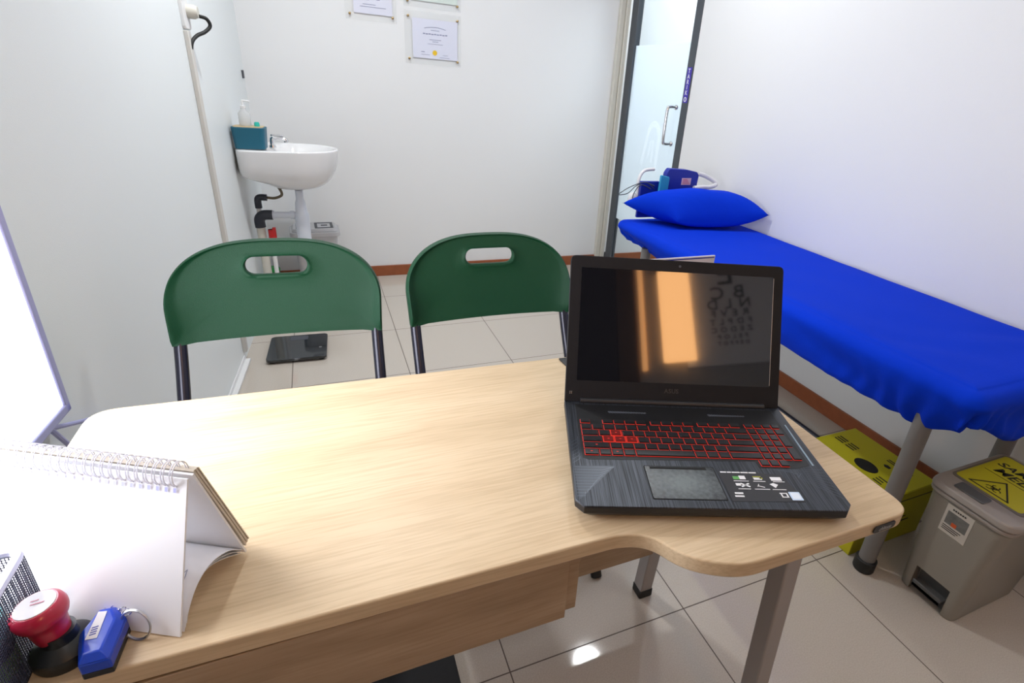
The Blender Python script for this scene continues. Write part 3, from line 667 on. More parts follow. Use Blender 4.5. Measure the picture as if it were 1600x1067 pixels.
for i in range(3): key(.0945+i*nu, ybot-rp, nu, rp)
mb = MB(); mb.prism([(.1765, .088), (.1795, .088), (.1825, .195), (.1805, .195)], zt, zt+.0008); obj('silver_strip', mb, M['silver'], t, smooth=False)
mb = MB(); mb.prism(rrect(-.0510, -.0335, .0510, .0335, .002), 0, .0005); mb.mi = 1; mb.bb((-.044, .0275, .0005), (.040, .0325, .00065)); pd = obj('touchpad', mb, [M['pad'], M['hole']], t, loc=(-.034, .0442, zt+.0002), smooth=False)
mb = MB(); mb.prism(rrect(-.0524, -.0349, .0524, .0349, .002), 0, .0004); obj('touchpad_groove', mb, M['hole'], t, loc=(-.034, .0442, zt), smooth=False)
# engraved triangular corner patterns
mb = MB()
def line2(a, b, wd=.0006, z=zt, hh=.00015):
    a = Vector((*a, 0)); b = Vector((*b, 0)); d = (b-a).normalized(); n_ = Vector((-d.y, d.x, 0))*wd/2
    mb.prism([(a-n_)[:2], (b-n_)[:2], (b+n_)[:2], (a+n_)[:2]], z, z+hh)
for k in range(11):
    f = k/11; line2((-.189, .073-f*.066), (-.145-f*.036, .073-f*.066 if k % 3 else .073-f*.066), .0005)
    line2((-.145-f*.036, .073-f*.066), (-.130-f*.052, .073-max(0, f-.08)*.062), .0005)
for k in range(7): line2((-.189, .082+k*.008), (-.178, .092+k*.008), .0005); line2((-.178, .092+k*.008), (-.178, .098+k*.008), .0005)
engm = mat('engraving', (.12, .14, .17), .35, metal=.6)
obj('corner_engraving', mb, engm, t, smooth=False); mb = MB()
for k in range(9):
    f = k/9; line2((.188, .080-f*.07), (.150-f*.01, .078-f*.02), .0005); line2((.150-f*.01, .078-f*.02), (.105+f*.05, .078-f*.01), .0005)
obj('corner_engraving', mb, engm, t, smooth=False)
mb = MB(); mb.prism([(-.128, .077), (-.186, .0755), (-.186, .006)], zt-.0002, zt+.0001); obj('corner_facet', mb, mat('corner_facet', (.05, .056, .068), .33, metal=.6), t, smooth=False)
# vents
mb = MB()
for k in range(28):
    for side, xs in ((0, -.118), (1, .055)):
        mb.box((xs+k*.0023, .2165+(k % 2)*.001, zt+.0003), (.0012, .006-.0001*k, .0005), Matrix.Rotation(.5, 3, 'Z'))
obj('vent_slots', mb, mat('vent_grey', (.10, .11, .13), .4), t, smooth=False)
# stickers
mb = MB(); mb.prism([(.0235, .0725), (.118, .0655), (.128, .010), (.024, .008)], zt, zt+.0003); st = obj('spec_sticker', mb, M['sticker'], t, smooth=False)
mb = MB(); zz0, zz1 = zt+.0003, zt+.0006
def sq(x, y, w_, h_): mb.bb((x-w_/2, y-h_/2, zz0), (x+w_/2, y+h_/2, zz1))
for i, L_ in enumerate((.009, .006, .012, .011, .011)): sq(.0300+sum((.009, .006, .012, .011, .011)[:i])+i*.0012+L_/2-.004, .0685, L_, .0022)
sq(.055, .0575, .009, .0075); sq(.0775, .0575, .012, .003); sq(.0775, .0545, .012, .0022); sq(.105, .056, .016, .0075)
for x_, w_ in ((.051, .022), (.078, .018), (.107, .017)): sq(x_, .0500, w_, .0011)
sq(.044, .0425, .007, .005)
mb.box((.054, .0415, (zz0+zz1)/2), (.014, .0025, .0003), Matrix.Rotation(.5, 3, 'Z')); mb.box((.054, .0415, (zz0+zz1)/2), (.014, .0025, .0003), Matrix.Rotation(-.5, 3, 'Z'))
mb.prism([(.091, .0445), (.097, .047), (.103, .0435), (.097, .037)], zz0, zz1); mb.box((.077, .039, (zz0+zz1)/2), (.009, .0012, .0003), Matrix.Rotation(-.35, 3, 'Z')); mb.box((.073, .0415, (zz0+zz1)/2), (.006, .001, .0003), Matrix.Rotation(1.0, 3, 'Z'))
for x_, w_ in ((.050, .018), (.076, .022), (.101, .020)): sq(x_, .0335, w_, .0011)
sq(.0385, .0245, .012, .003); sq(.0375, .0185, .013, .0028); sq(.103, .026, .011, .0016); sq(.1035, .0185, .010, .0016); sq(.0995, .022, .002, .006); sq(.1075, .022, .002, .006)
obj('sticker_print', mb, M['paper'], st, smooth=False)
mb = MB(); sq(.0455, .0565, .009, .0065); obj('green_print', mb, M['limegreen'], st, smooth=False)
mb = MB(); sq(.0775, .0592, .012, .0026); sq(.083, .0565, .004, .003); obj('yellow_print', mb, mat('print_yellow', (.5, .5, .05), .5), st, smooth=False)
mb = MB(); mb.prism(rrect(.111, .0125, .127, .029, .001), zt+.0002, zt+.0007); s2 = obj('blue_sticker', mb, M['ltblue'], t, smooth=False)
mb = MB(); mb.prism(rrect(.113, .015, .125, .0272, .001), zt+.0007, zt+.0009); obj('sticker_centre', mb, mat('pale_blue', (.75, .82, .92), .4), s2, smooth=False)
# hinge bar and lid (local frame: origin at hinge, z up the lid)
hb = MB().tube([(-.165, LDp+.004, zt+.001), (.165, LDp+.004, zt+.001)], .0062, 12); obj('hinge', hb, M['black'], t)
lid = MB(); lo = roundpoly([(-.192, .0), (.192, .0), (.192, .2545), (-.192, .2545)], [.002, .002, .010, .010], 4)
Lf = lambda x, z, y: Vector((x, y, z))
lid.prism(lo, -.0, .0065, fr=lambda x, z, y: Vector((x, y, z)))
lido = obj('lid', lid, mat('lid_plastic', (.008, .0075, .009), .55, spec=.25, bump=.2, bscale=900), t, loc=(0, LDp+.002, zt), rot=(-LTH, 0, 0), bevel=.001)
def lidpart(name, x0_, z0_, x1_, z1_, y0_, y1_, m, r=.001):
    mb = MB(); mb.prism(rrect(x0_, z0_, x1_, z1_, r, 3), y0_, y1_, fr=lambda x, z, y: Vector((x, y, z))); return obj(name, mb, m, lido, smooth=False)
scrm = mat('screen_glass', (.006, .006, .008), .042, spec=.9)
lidpart('screen', -.1725, .0375, .1735, .2340, -.0004, .001, scrm)
lidpart('screen_edge', .1735, .040, .1742, .232, -.0006, .001, M['steel'], .0002)
mb = MB(); mb.lathe([(.0022, 0), (.0022, .0005)], (.0016, -.0001, .2445), 14, Matrix.Rotation(PI/2, 3, 'X')); obj('webcam', mb, M['slate'], lido)
mb = MB(); mb.bb((-.118, -.0012, .0052), (.111, 0, .0066)); obj('gold_trim_line', mb, mat('gold_line', (.35, .30, .16), .3, metal=.8), lido, smooth=False)
mb = MB(); add_text(mb, 'ASUS', .0105, frame_mat((-.004, -.0004, .0235), (1, 0, 0), (0, 0, 1)), bold=.0002, spacing=1.1); obj('lid_lettering', mb, mat('logo_grey', (.022, .022, .024), .4), lido, smooth=False)
mb = MB(); 
for dx, dz in ((0, 0), (.0028, 0), (0, .0028), (.0028, .0028)): mb.box((-.1835+dx, -.0003, .0145+dz), (.0018, .0006, .0018), Matrix.Rotation(.5, 3, 'Y'))
obj('corner_mark', mb, M['steel'], lido, smooth=False)

# ------------------------------------------------------------------ items behind the laptop
t = thing('card_holder', 'white card in a stand behind the laptop lid, its top edge just showing', 'card', (.322, .075, ZD-.0), -.10)
mb = MB(); mb.prism([(-.10, .004), (.10, .004), (.10, .233), (-.10, .225)], -.0018, .0018, fr=lambda x, z, y: Vector((x, y, z))); obj('card', mb, mat('pinkish_card', (.72, .68, .74), .6), t)
mb = MB(); mb.prism([(-.098, .2205), (.098, .2285), (.098, .2305), (-.098, .2225)], -.0023, -.0017, fr=lambda x, z, y: Vector((x, y, z))); obj('blue_line', mb, M['bluep'], t, smooth=False)
mb = MB(); mb.bb((-.03, -.03, 0), (.03, .03, .006)); obj('stand_foot', mb, M['black'], t, bevel=.001)
tag(obj('mouse_pad', MB().prism([(.0, .031), (.003, -.005), (.149, -.05), (.149, .024)], 0, .004), M['black'], loc=(.121, .100, ZD), bevel=.001), 'black pad lying on the desk behind the laptop, corner peeking out at left', 'mouse pad')

# ------------------------------------------------------------------ desk calendar
t = thing('desk_calendar', 'white spiral-bound tent calendar standing on the left of the desk', 'calendar', (-.472, -.310, ZD), 0)
ax = Vector((-.880, .474, 0)).normalized(); ay = Vector((.474, .880, 0)).normalized()  # ax: along ridge away from right end; ay: to the back
def CP(l, b, z): return ax*l + ay*b + Vector((0, 0, z))
CWd = .212; RZ = .157; RB = .055
def slab(mb, pts2, l0, l1, th):
    # pts2: list of (b,z) polyline ; slab along ridge
    n = len(pts2); nor = []
    for i in range(n):
        a = Vector(pts2[max(i-1, 0)]); b = Vector(pts2[min(i+1, n-1)]); d = (b-a).normalized(); nor.append(Vector((-d.y, d.x)))
    rows = []
    for l in (l0, l1):
        rows.append([mb.bm.verts.new(CP(l, p[0], p[1])) for p in pts2]+[mb.bm.verts.new(CP(l, p[0]+nor[i].x*th, p[1]+nor[i].y*th)) for i, p in reversed(list(enumerate(pts2)))])
    m = 2*n
    for k in range(m): mb._f([rows[0][k], rows[0][(k+1) % m], rows[1][(k+1) % m], rows[1][k]])
    for r in rows:
        for i in range(n-1): mb._f([r[i], r[i+1], r[m-2-i], r[m-1-i]])
mb = MB(); slab(mb, [(0, .001), (RB*.97, RZ*.97)], 0, CWd, .0022); obj('front_board', mb, M['paper'], t, smooth=False)
mb = MB(); slab(mb, [(RB*1.06, RZ*.97), (.102, .004)], 0, CWd, .0022); obj('back_board', mb, M['paper'], t, smooth=False)
mb = MB()
for k in range(5): slab(mb, [(RB*1.06+.004+.0016*k, RZ*.97+.001), (.0935+.0016*k, .055), (.107+.0016*k, .009+.001*k)], .002+.0007*(k % 2), CWd-.002, .0011)
obj('page_block', mb, M['card'], t, smooth=False)
mb = MB()
for k in range(3):
    bz = [(.004+.004*k, .0015+.0008*k), (.018+.002*k, .022+.001*k), (.034, .036-.001*k), (.055, .040-.003*k), (.078, .031-.005*k), (.098, .012-.003*k)]
    bb_ = [(p.x, p.y) for p in smoothpath([(a, b, 0) for a, b in bz], 5)]
    slab(mb, bb_, .0015*k, CWd-.004, .0004)
obj('folded_page', mb, M['paper'], t, smooth=True, ang=30)
mb = MB()
for k in range(7): 
    b0 = .030+.003*(k % 2); mb.tube([CP(.012+k*.006, b0, .0405), CP(.015+k*.006, b0+.010, .0435), CP(.0175+k*.006, b0+.004, .042)], .0004, 5)
obj('pencil_scribble', mb, M['faint'], t)
mb = MB(); nr = 23
for k in range(nr):
    l = .010+k*(CWd-.02)/(nr-1)
    for dl_ in (0, .0026):
        c_ = CP(l+dl_, RB+.001, RZ-.003); ring = []
        for q in range(17):
            a = 2*PI*q/16
            ring.append(c_+ay*(.0105*math.cos(a))+Vector((0, 0, .0135*math.sin(a)))+ax*(.0006*q/16))
        mb.tube(ring[:-1], .0006, 6, closed=True)
obj('spiral_binding', mb, mat('white_wire', (.75, .75, .82), .3), t)
mb = MB()
for k in range(nr):
    l = .010+k*(CWd-.02)/(nr-1)+.001; a, z = RB*.90, RZ*.90; d = Vector((RB, RZ)).normalized()
    p = CP(l, a, z)-ay*.0034+Vector((0, 0, .001)); up = (ay*d.x+Vector((0, 0, d.y)))
    q0 = p; vs = [mb.bm.verts.new(q0+ax*sx*.0014+up*sz*.0023) for sx, sz in ((-1, -1), (1, -1), (1, 1), (-1, 1))]; mb._f(vs)
obj('punched_holes', mb, M['lav'], t, smooth=False)

# ------------------------------------------------------------------ stamp, tape measure key ring, pen cup
t = thing('rubber_stamp', 'black rubber stamp with a round red knob beside the calendar', 'stamp', (-.566, -.293, ZD))
mb = MB(); mb.lathe([(.0235, 0), (.0245, .003), (.0245, .014), (.020, .019), (.0145, .023), (.0135, .028), (.014, .033)], n=36); obj('stamp_base', mb, mat('stamp_black', (.012, .016, .018), .35), t)
tl = Matrix.Rotation(-.10, 3, 'Y')
mb = MB(); mb.lathe([(.0125, .027), (.0135, .030), (.0145, .040), (.0155, .047), (.0185, .051), (.0200, .055), (.0205, .060), (.0190, .0655), (.0162, .068)], n=40, rot=tl); obj('knob', mb, M['red'], t)
mb = MB(); mb.lathe([(.0152, .0679), (.015, .0688), (.010, .0690)], n=32, rot=tl); kk = obj('knob_label', mb, M['paper'], t)
mb = MB(); mb.box(tl @ Vector((.002, 0, .0694)), (.010, .0012, .0003), tl); mb.box(tl @ Vector((-.001, .004, .0694)), (.006, .001, .0003), tl); obj('label_mark', mb, mat('pink_ink', (.7, .35, .42), .6), kk)

t = thing('tape_measure', 'blue plastic tape measure key fob with a white sticker and black back', 'key fob', (-.5345, -.298, ZD), .12)
hexo = [(-.013, -.030), (.010, -.033), (.0180, .008), (.011, .027), (-.004, .030), (-.0180, .004)]
hext = [(-.009, -.024), (.004, -.026), (.0105, .006), (.006, .020), (-.003, .023), (-.0125, .004)]
mb = MB(); mb.prism(hexo, 0, .007); obj('back_shell', mb, M['black'], t, bevel=.0012)
mb = MB(); mb.prism(hexo, .007, .019); mb.prism(hexo, .019, .026, top=hext); bodyk = obj('case', mb, M['keyblue'], t, bevel=.0012)
mb = MB(); mb.prism([(-.0095, -.009), (-.0005, -.011), (.0035, .018), (-.0035, .0205)], .0262, .0266); s3 = obj('white_sticker', mb, M['paper'], t, smooth=False)
mb = MB(); [mb.bb((-.0068+.0003*k, -.006+k*.0026, .0266), (-.0018+.0003*k, -.0048+k*.0026, .0268)) for k in range(4)]; obj('sticker_lines', mb, M['bluep'], s3, smooth=False)
mb = MB()
cpts = [(.002, .029, .020), (.007, .026, .021), (.011, .0225, .022), (.0145, .018, .0225), (.0175, .0135, .023), (.020, .009, .024)]
for i, p in enumerate(cpts):
    r_ = .0028; R_ = Matrix.Rotation((i % 2)*PI/2, 3, 'X') @ Matrix.Rotation(.5, 3, 'Z')
    mb.tube([Vector(p)+R_ @ Vector((r_*1.15*math.cos(a), r_*.8*math.sin(a), 0)) for a in [2*PI*q/12 for q in range(12)]], .0006, 6, closed=True)
obj('chain', mb, M['chrome'], t)
mb = MB(); cc = Vector((.0255, -.002, .0165)); e1 = Vector((.82, -.57, 0)).normalized(); e2 = Vector((.12, .16, .97)).normalized()
for off in (0, .0014):
    mb.tube([cc+Vector((0, off, 0))+e1*.0150*math.cos(a)+e2*.0165*math.sin(a) for a in [2*PI*q/40 for q in range(40)]], .0009, 8, closed=True)
obj('split_ring', mb, M['steel'], t)

t = thing('mesh_pen_cup', 'square wire mesh pen cup at the front left corner of the desk', 'pen cup', (-.628, -.297, ZD))
cw, cd, chh = .0405, .044, .098
mb = MB()
nW = 30; nH = 34
for (ax0, ay0, ax1, ay1) in ((-cw, cd, cw, cd), (cw, -cd, cw, cd), (-cw, -cd, cw, -cd), (-cw, -cd, -cw, cd)):
    for i in range(nW+1):
        f = i/nW; x, y = ax0+(ax1-ax0)*f, ay0+(ay1-ay0)*f; mb.tube([(x, y, .002), (x, y, chh)], .00045, 4, caps=False)
    for j in range(nH+1):
        z = .002+(chh-.004)*j/nH; mb.tube([(ax0, ay0, z), (ax1, ay1, z)], .00045, 4, caps=False)
obj('wire_mesh', mb, mat('dark_wire', (.05, .055, .09), .4, metal=.5), t, smooth=False)
mb = MB(); mb.tube([(p[0], p[1], chh) for p in rrect(-cw, -cd, cw, cd, .009, 5)], .0042, 8, closed=True); obj('rim', mb, mat('cup_rim', (.55, .56, .70), .35, metal=.3), t)
mb = MB(); mb.bb((-cw, -cd, 0), (cw, cd, .002)); obj('cup_floor', mb, M['black'], t)
tag(obj('tape_roll', MB().lathe([(.016, 0), (.030, 0), (.030, .022), (.016, .022)], n=30), mat('lime_tape', (.16, .33, .03), .4), loc=(-.626, -.300, ZD+.006)), 'lime green tape roll inside the mesh pen cup', 'tape roll')
tag(obj('teal_tape_roll', MB().lathe([(.016, 0), (.031, 0), (.031, .018), (.016, .018)], n=30), mat('teal_tape', (.03, .22, .20), .4), loc=(-.626, -.299, ZD+.046)), 'teal tape roll above the lime one in the mesh pen cup', 'tape roll')
tag(obj('black_box', MB().lathe([(.031, 0), (.031, .017)], n=30), M['black'], loc=(-.626, -.300, ZD+.0285)), 'small black round tin between two tape rolls in the mesh cup', 'tin')

# ------------------------------------------------------------------ examination bed
BX0, BX1, BY0, BY1, BZ = 1.055, 1.712, -.205, 1.585, .692
t = thing('examination_bed', 'examination bed with thick grey legs along the right wall', 'bed', (1.385, .65, 0))
def L_(x, y): return x-1.385, y-.65
for x, y in ((1.118, -.072), (1.612, -.072), (1.118, 1.36), (1.612, 1.36)):
    lx, ly = L_(x, y)
    mb = MB(); mb.tube([(lx, ly, .03), (lx, ly, .598)], .0235, 28); o = obj('leg', mb, M['bedgrey'], t)
    mb = MB(); mb.lathe([(.028, 0), (.030, .004), (.030, .040), (.026, .043)], (lx, ly, 0), 28); obj('foot_cap', mb, M['rubber'], o)
mb = MB(); a, b = L_(1.155, -.13), L_(1.66, 1.54); mb.bb((a[0], a[1], .590), (b[0], b[1], .625)); obj('frame', mb, M['beige'], t, bevel=.004)
mb = MB(); mb.bb((a[0]-.03, a[1], .625), (b[0]+.02, b[1], .68)); obj('mattress', mb, mat('mattress_vinyl', (.05, .05, .06), .6), t, bevel=.02)
# fitted sheet
def smooth01(e0, e1, x): t_ = max(0, min(1, (x-e0)/(e1-e0))); return t_*t_*(3-2*t_)
mb = MB(); NA, NV = 420, 26
def outline(s):
    # rounded rectangle perimeter; returns point, normal
    r = .045; x0_, x1_, y0_, y1_ = BX0, BX1, BY0, BY1
    segs = [('l', (x0_, y1_-r), (x0_, y0_+r), (-1, 0)), ('c', (x0_+r, y0_+r), PI, PI*1.5), ('l', (x0_+r, y0_), (x1_-r, y0_), (0, -1)), ('c', (x1_-r, y0_+r), PI*1.5, 2*PI), ('l', (x1_, y0_+r), (x1_, y1_-r), (1, 0)), ('c', (x1_-r, y1_-r), 0, PI/2), ('l', (x1_-r, y1_), (x0_+r, y1_), (0, 1)), ('c', (x0_+r, y1_-r), PI/2, PI)]
    Ls = [math.dist(g[1], g[2]) if g[0] == 'l' else r*PI/2 for g in segs]; T_ = sum(Ls); d = (s*T_+T_-r*PI/2-Ls[6]/2) % T_
    for g, L in zip(segs, Ls):
        if d <= L+1e-9:
            f = d/L
            if g[0] == 'l': return Vector((g[1][0]+(g[2][0]-g[1][0])*f, g[1][1]+(g[2][1]-g[1][1])*f)), Vector(g[3]), s*T_
            q = g[2]+(g[3]-g[2])*f; return Vector((g[1][0]+r*math.cos(q), g[1][1]+r*math.sin(q))), Vector((math.cos(q), math.sin(q))), s*T_
        d -= L
    return Vector((x0_, y1_-r)), Vector((-1, 0)), 0
def hemz(p):
    if p.x < BX0+.02:
        y = p.y; z = .513+.075*smooth01(.9, 1.45, y)+.055*smooth01(-.03, -.2, y)
        return z
    if p.y < BY0+.02: return .59-.105*smooth01(BX0+.03, 1.40, p.x)
    if p.y > BY1-.02: return .60
    return .56
rings = []
for i in range(NA):
    p, n_, d = outline(i/NA); hz = hemz(p); ring = []
    # gathered corner near (BX0,BY0+.13) and far corner
    gk = math.exp(-((p-Vector((BX0, BY0+.12))).length/.22)**2)+.6*math.exp(-((p-Vector((BX0, BY1-.05))).length/.15)**2)
    for j in range(NV+1):
        v = j/NV; R = .035
        # v: 0 top (inset) -> edge arc -> side -> tucked hem
        if v < .15: f = v/.15; off = -.043+(.043-R)*f; z = BZ+.004*(1-f)
        elif v < .40: f = (v-.15)/.25*PI/2; off = -R+R*math.sin(f); z = BZ-R+R*math.cos(f)
        elif v < .85: f = (v-.40)/.45; off = -.052*f**1.25*(.35 if p.x > BX0+.05 else 1); z = BZ-R+(hz+.015-(BZ-R))*f
        else: f = (v-.85)/.15; off = -.052*(.35 if p.x > BX0+.05 else 1)-.03*f; z = hz+.015-.015*math.sin(f*PI)-.0+.004*f
        fold = smooth01(.3, .85, v)
        w1 = noise.noise(Vector((d*9+v*2.2, v*1.5, 3)))*.008*fold
        w2 = math.sin(d*95+4*noise.noise(Vector((d*6, v*3, 1))))*.0065*fold*(gk*1.5)
        w3 = noise.noise(Vector((d*3.2-v*1.4, v*2.0, 9)))*.018*fold
        off += w1+w2+w3-abs(w3)*.3
        z += noise.noise(Vector((d*5, 0, 5)))*.006*fold
        q = p+n_*off
        x = min(q.x, BX1+.004)
        ring.append(mb.bm.verts.new((x, q.y, z+.0025*noise.noise(Vector((q.x*7, q.y*5, 2)))*(1-fold))))
    rings.append(ring)
for i in range(NA):
    for j in range(NV): mb._f([rings[i][j], rings[(i+1) % NA][j], rings[(i+1) % NA][j+1], rings[i][j+1]])
# top as inset rings shrinking onto the long middle line
inner = [r[0] for r in rings]; cxm = (BX0+BX1)/2; hwd = (BX1-BX0)/2
prev = inner; NK = 12
for k in range(1, NK+1):
    f = 1-k/NK; cur = []
    for ii, vtx in enumerate(inner):
        ym = max(BY0+hwd, min(BY1-hwd, vtx.co.y)); x = cxm+(vtx.co.x-cxm)*f; y = ym+(vtx.co.y-ym)*f
        g = smooth01(0, .3, k/NK)
        cr = .003*noise.noise(Vector((x*6, y*5, 2)))+g*.0020*math.sin(y*26+x*18+3*noise.noise(Vector((x*4, y*4, 0))))*smooth01(.5, -.1, y)
        cur.append(mb.bm.verts.new((x, y, BZ+.004+cr)))
    for i in range(NA): mb._f([prev[i], prev[(i+1) % NA], cur[(i+1) % NA], cur[i]])
    prev = cur
bmesh.ops.remove_doubles(mb.bm, verts=prev, dist=.0004)
for v in mb.bm.verts: v.co -= Vector((1.385, .65, .6))
tag(obj('bed_sheet', mb, M['blue'], loc=(1.385, .65, .6), ang=180), 'royal blue fitted sheet stretched over the examination bed', 'bed sheet')
# pillow
PT = [Vector((1.235, 1.318)), Vector((1.695, 1.205)), Vector((1.650, 1.470)), Vector((1.050, 1.530))]  # near-left, near-right, far-right, far-left
mb = MB(); NP = 44
def pil(sgn):
    V = []
    for i in range(NP+1):
        row = []
        for j in range(NP+1):
            a, b = i/NP, j/NP; ua, ub = 2*a-1, 2*b-1
            pin = .075; aa_ = .5+.5*ua*(1-pin*(1-ub*ub)*abs(ua)); bb_ = .5+.5*ub*(1-.11*(1-ua*ua)*abs(ub))
            q = PT[0]*(1-aa_)*(1-bb_)+PT[1]*aa_*(1-bb_)+PT[2]*aa_*bb_+PT[3]*(1-aa_)*bb_
            h = (max(0, 1-abs(ua)**2.6)**.52)*(max(0, 1-abs(ub)**2.4)**.55)
            zm = .755+.03*(abs(ua)**3)*(1 if ua > 0 else .9) - (.025*(1-abs(ub))*0) - .02*(ub < 0)*abs(ub)**3*(1-abs(ua))-(.035 if 0 else 0)*0
            zm -= .030*max(0, -ub)**2*max(0, -ua)**1.5*1.6
            z = zm+sgn*h*(.122 if sgn > 0 else .058)
            z += .006*noise.noise(Vector((q.x*9, q.y*9, sgn)))*h+.004*math.sin(30*ua+20*ub)*(1-h)*h
            row.append((q.x, q.y, max(z, .7005)))
        V.append(row)
    return V
Up, Dn = pil(1), pil(-1)
VU = [[mb.bm.verts.new(p) for p in row] for row in Up]
VD = [[VU[i][j] if (i in (0, NP) or j in (0, NP)) else mb.bm.verts.new(Dn[i][j]) for j in range(NP+1)] for i in range(NP+1)]
for i in range(NP):
    for j in range(NP):
        mb._f([VU[i][j], VU[i+1][j], VU[i+1][j+1], VU[i][j+1]]); mb._f([VD[i][j], VD[i][j+1], VD[i+1][j+1], VD[i+1][j]])
for v in mb.bm.verts: v.co -= Vector((1.4, 1.37, .70))
tag(obj('pillow', mb, M['blue'], loc=(1.4, 1.37, .70), ang=180), 'plump royal blue pillow at the far end of the bed', 'pillow')
# blood pressure kit behind the pillow
t = thing('blood_pressure_case', 'open blue blood pressure case with a pink label behind the pillow', 'medical case', (1.385, 1.552, .7), .0)
mb = MB(); mb.bb((-.10, -.012, 0), (.105, .022, .04)); obj('case_base', mb, M['bluep'], t, bevel=.004)
mb = MB(); mb.prism(roundpoly([(-.098, .04), (.10, .04), (.108, .218), (.095, .232), (.03, .243), (-.075, .247), (-.090, .225)], .006, 3), -.012, .022, fr=lambda x, z, y: Vector((x, y, z))); obj('case_lid', mb, M['bluep'], t, bevel=.003)
mb = MB(); mb.bb((.005, -.0135, .168), (.062, -.012, .202)); lb = obj('pink_label', mb, mat('pink_label', (.68, .45, .55), .5), t)
mb = MB(); [mb.bb((.012, -.0142, .173+k*.007), (.056-k*.006, -.0135, .1755+k*.007)) for k in range(4)]; obj('label_print', mb, M['red'], lb, smooth=False)
tag(obj('blue_wallet', MB().bb((-.055, -.008, 0), (.055, .008, .182)), M['bluep'], loc=(1.215, 1.562, .7), rot=(0, 0, .0), bevel=.004), 'flat dark blue wallet left of the open blue case on the bed', 'wallet')
tag(obj('cyan_pouch', MB().prism(roundpoly([(-.026, .0), (.026, .0), (.030, .208), (-.022, .218)], .008, 3), -.007, .007, fr=lambda x, z, y: Vector((x, y, z))), M['cyanb'], loc=(1.275, 1.530, .7), rot=(0, 0, .0), bevel=.003), 'light blue pouch leaning on the open blue case', 'pouch')
mb = MB(); mb.tube(smoothpath([(-.06, .0, .10), (-.06, .01, .18), (-.03, .02, .225), (.03, .02, .235)], 8), .0085, 10); tag(obj('white_hose', mb, M['bulbtube'], loc=(1.225, 1.578, .7)), 'pale curved hose arching left of the blue case', 'hose')
mb = MB(); mb.tube(smoothpath([(-.115, -.03, .155), (-.06, -.030, .160), (-.01, -.02, .158), (.045, .0, .168), (.025, .01, .19), (-.03, .015, .212), (-.07, .015, .22)], 8), .0115, 12); tag(obj('white_tube_loop', mb, M['bulbtube'], loc=(1.575, 1.552, .7)), 'thick white tube looped right of the blue case near the wall', 'tube')
mb = MB(); mb.tube(smoothpath([(.12, 0, .12), (.06, -.01, .155), (-.02, -.01, .135), (-.075, 0, .10), (-.08, 0, .092), (-.03, 0, .10), (.02, .01, .135), (.07, .01, .15), (.12, 0, .135)], 8), .0022, 8); mb.tube(smoothpath([(-.0, 0, .06), (.005, 0, .10), (.04, 0, .14), (.10, 0, .12)], 8), .0022, 8); tag(obj('stethoscope_cord', mb, mat('grey_cord', (.06, .07, .08), .5), loc=(1.118, 1.548, .725)), 'thin grey cord looped over the left end of the bed', 'cord')
tag(obj('cuff_bulb', MB().lathe([(.004, 0), (.02, .012), (.026, .03), (.02, .052), (.006, .065)], n=24), M['bulbtube'], loc=(1.135, 1.575, .760)), 'pale rubber bulb under the grey cord beside the pillow', 'bulb')

# metal bar on floor along the wall
t = thing('floor_rail', 'dark grey metal rail lying on the floor near the right baseboard', 'rail', (1.50, .9, 0))
mb = MB(); mb.bb((-.045, -.58, 0), (.02, .85, .018)); obj('rail_plate', mb, mat('rail_grey', (.12, .13, .16), .3, metal=.6), t, bevel=.003)
mb = MB(); mb.tube([(.022, -.58, .012), (.022, .85, .012)], .010, 12); obj('rail_tube', mb, mat('rail_dark', (.03, .032, .05), .3, metal=.5), t)

# ------------------------------------------------------------------ yellow sharps box
t = thing('yellow_sharps_box', 'yellow cardboard sharps box with a black hole on the floor by the bed leg', 'box', (1.113, -.022, 0), 0)
bw, bdp, bh = .325, .315, .205
mb = MB(); mb.bb((0, 0, 0), (bw, bdp, bh)); obj('carton', mb, M['yellow'], t, bevel=.002)
mb = MB(); mb.bb((.004, .0, bh), (.03, bdp, bh+.0015)); mb.bb((.0, -.0015, bh-.03), (bw, 0, bh-.002)); obj('flap', mb, M['yellow'], t, smooth=False)
mb = MB(); mb.prism([(.165+.030*math.cos(2*PI*k/28), .140+.040*math.sin(2*PI*k/28)) for k in range(28)], bh, bh+.0012); obj('deposit_hole', mb, M['hole'], t, smooth=False)
mb = MB(); mb.prism([(.232+.009*math.cos(2*PI*k/5+.3), .112+.013*math.sin(2*PI*k/5+.3)) for k in range(5)], bh, bh+.0012);
for k in range(4): mb.bb((.262+.010*(k % 2), .05+(k//2)*.05, bh), (.266+.010*(k % 2), .092+(k//2)*.045, bh+.0009))
for k in range(6): mb.bb((.195+.013*(k % 3), .215+(k//3)*.045, bh), (.200+.013*(k % 3), .25+(k//3)*.045, bh+.0009))
for k in range(7): mb.bb((.07+.014*k, .05+.004*(k % 3), bh), (.075+.014*k, .085, bh+.0009))
for k in range(6): mb.bb((.06+.012*(k % 3), .235+(k//3)*.04, bh), (.064+.012*(k % 3), .262+(k//3)*.038, bh+.0009))
obj('top_print', mb, M['ink'], t, smooth=False)
mb = MB()
for k in range(5): mb.prism([(.07+.03*k, .04), (.078+.03*k, .04), (.088+.03*k, .07), (.078+.03*k, .075)], .0002, .0012, fr=lambda a, b, c_: Vector((-c_, a, b)))
for k in range(4): mb.bb((-.0012, .06, .022-.005*k), (-.0002, .24-.02*k, .024-.005*k))
for k in range(5): mb.bb((.04, -.0012, .08+.018*k), (.24-.02*k, -.0004, .084+.018*k))
mb.bb((.02, -.0022, bh-.033), (bw-.01, -.0016, bh-.030))
obj('side_print', mb, M['ink'], t, smooth=False)

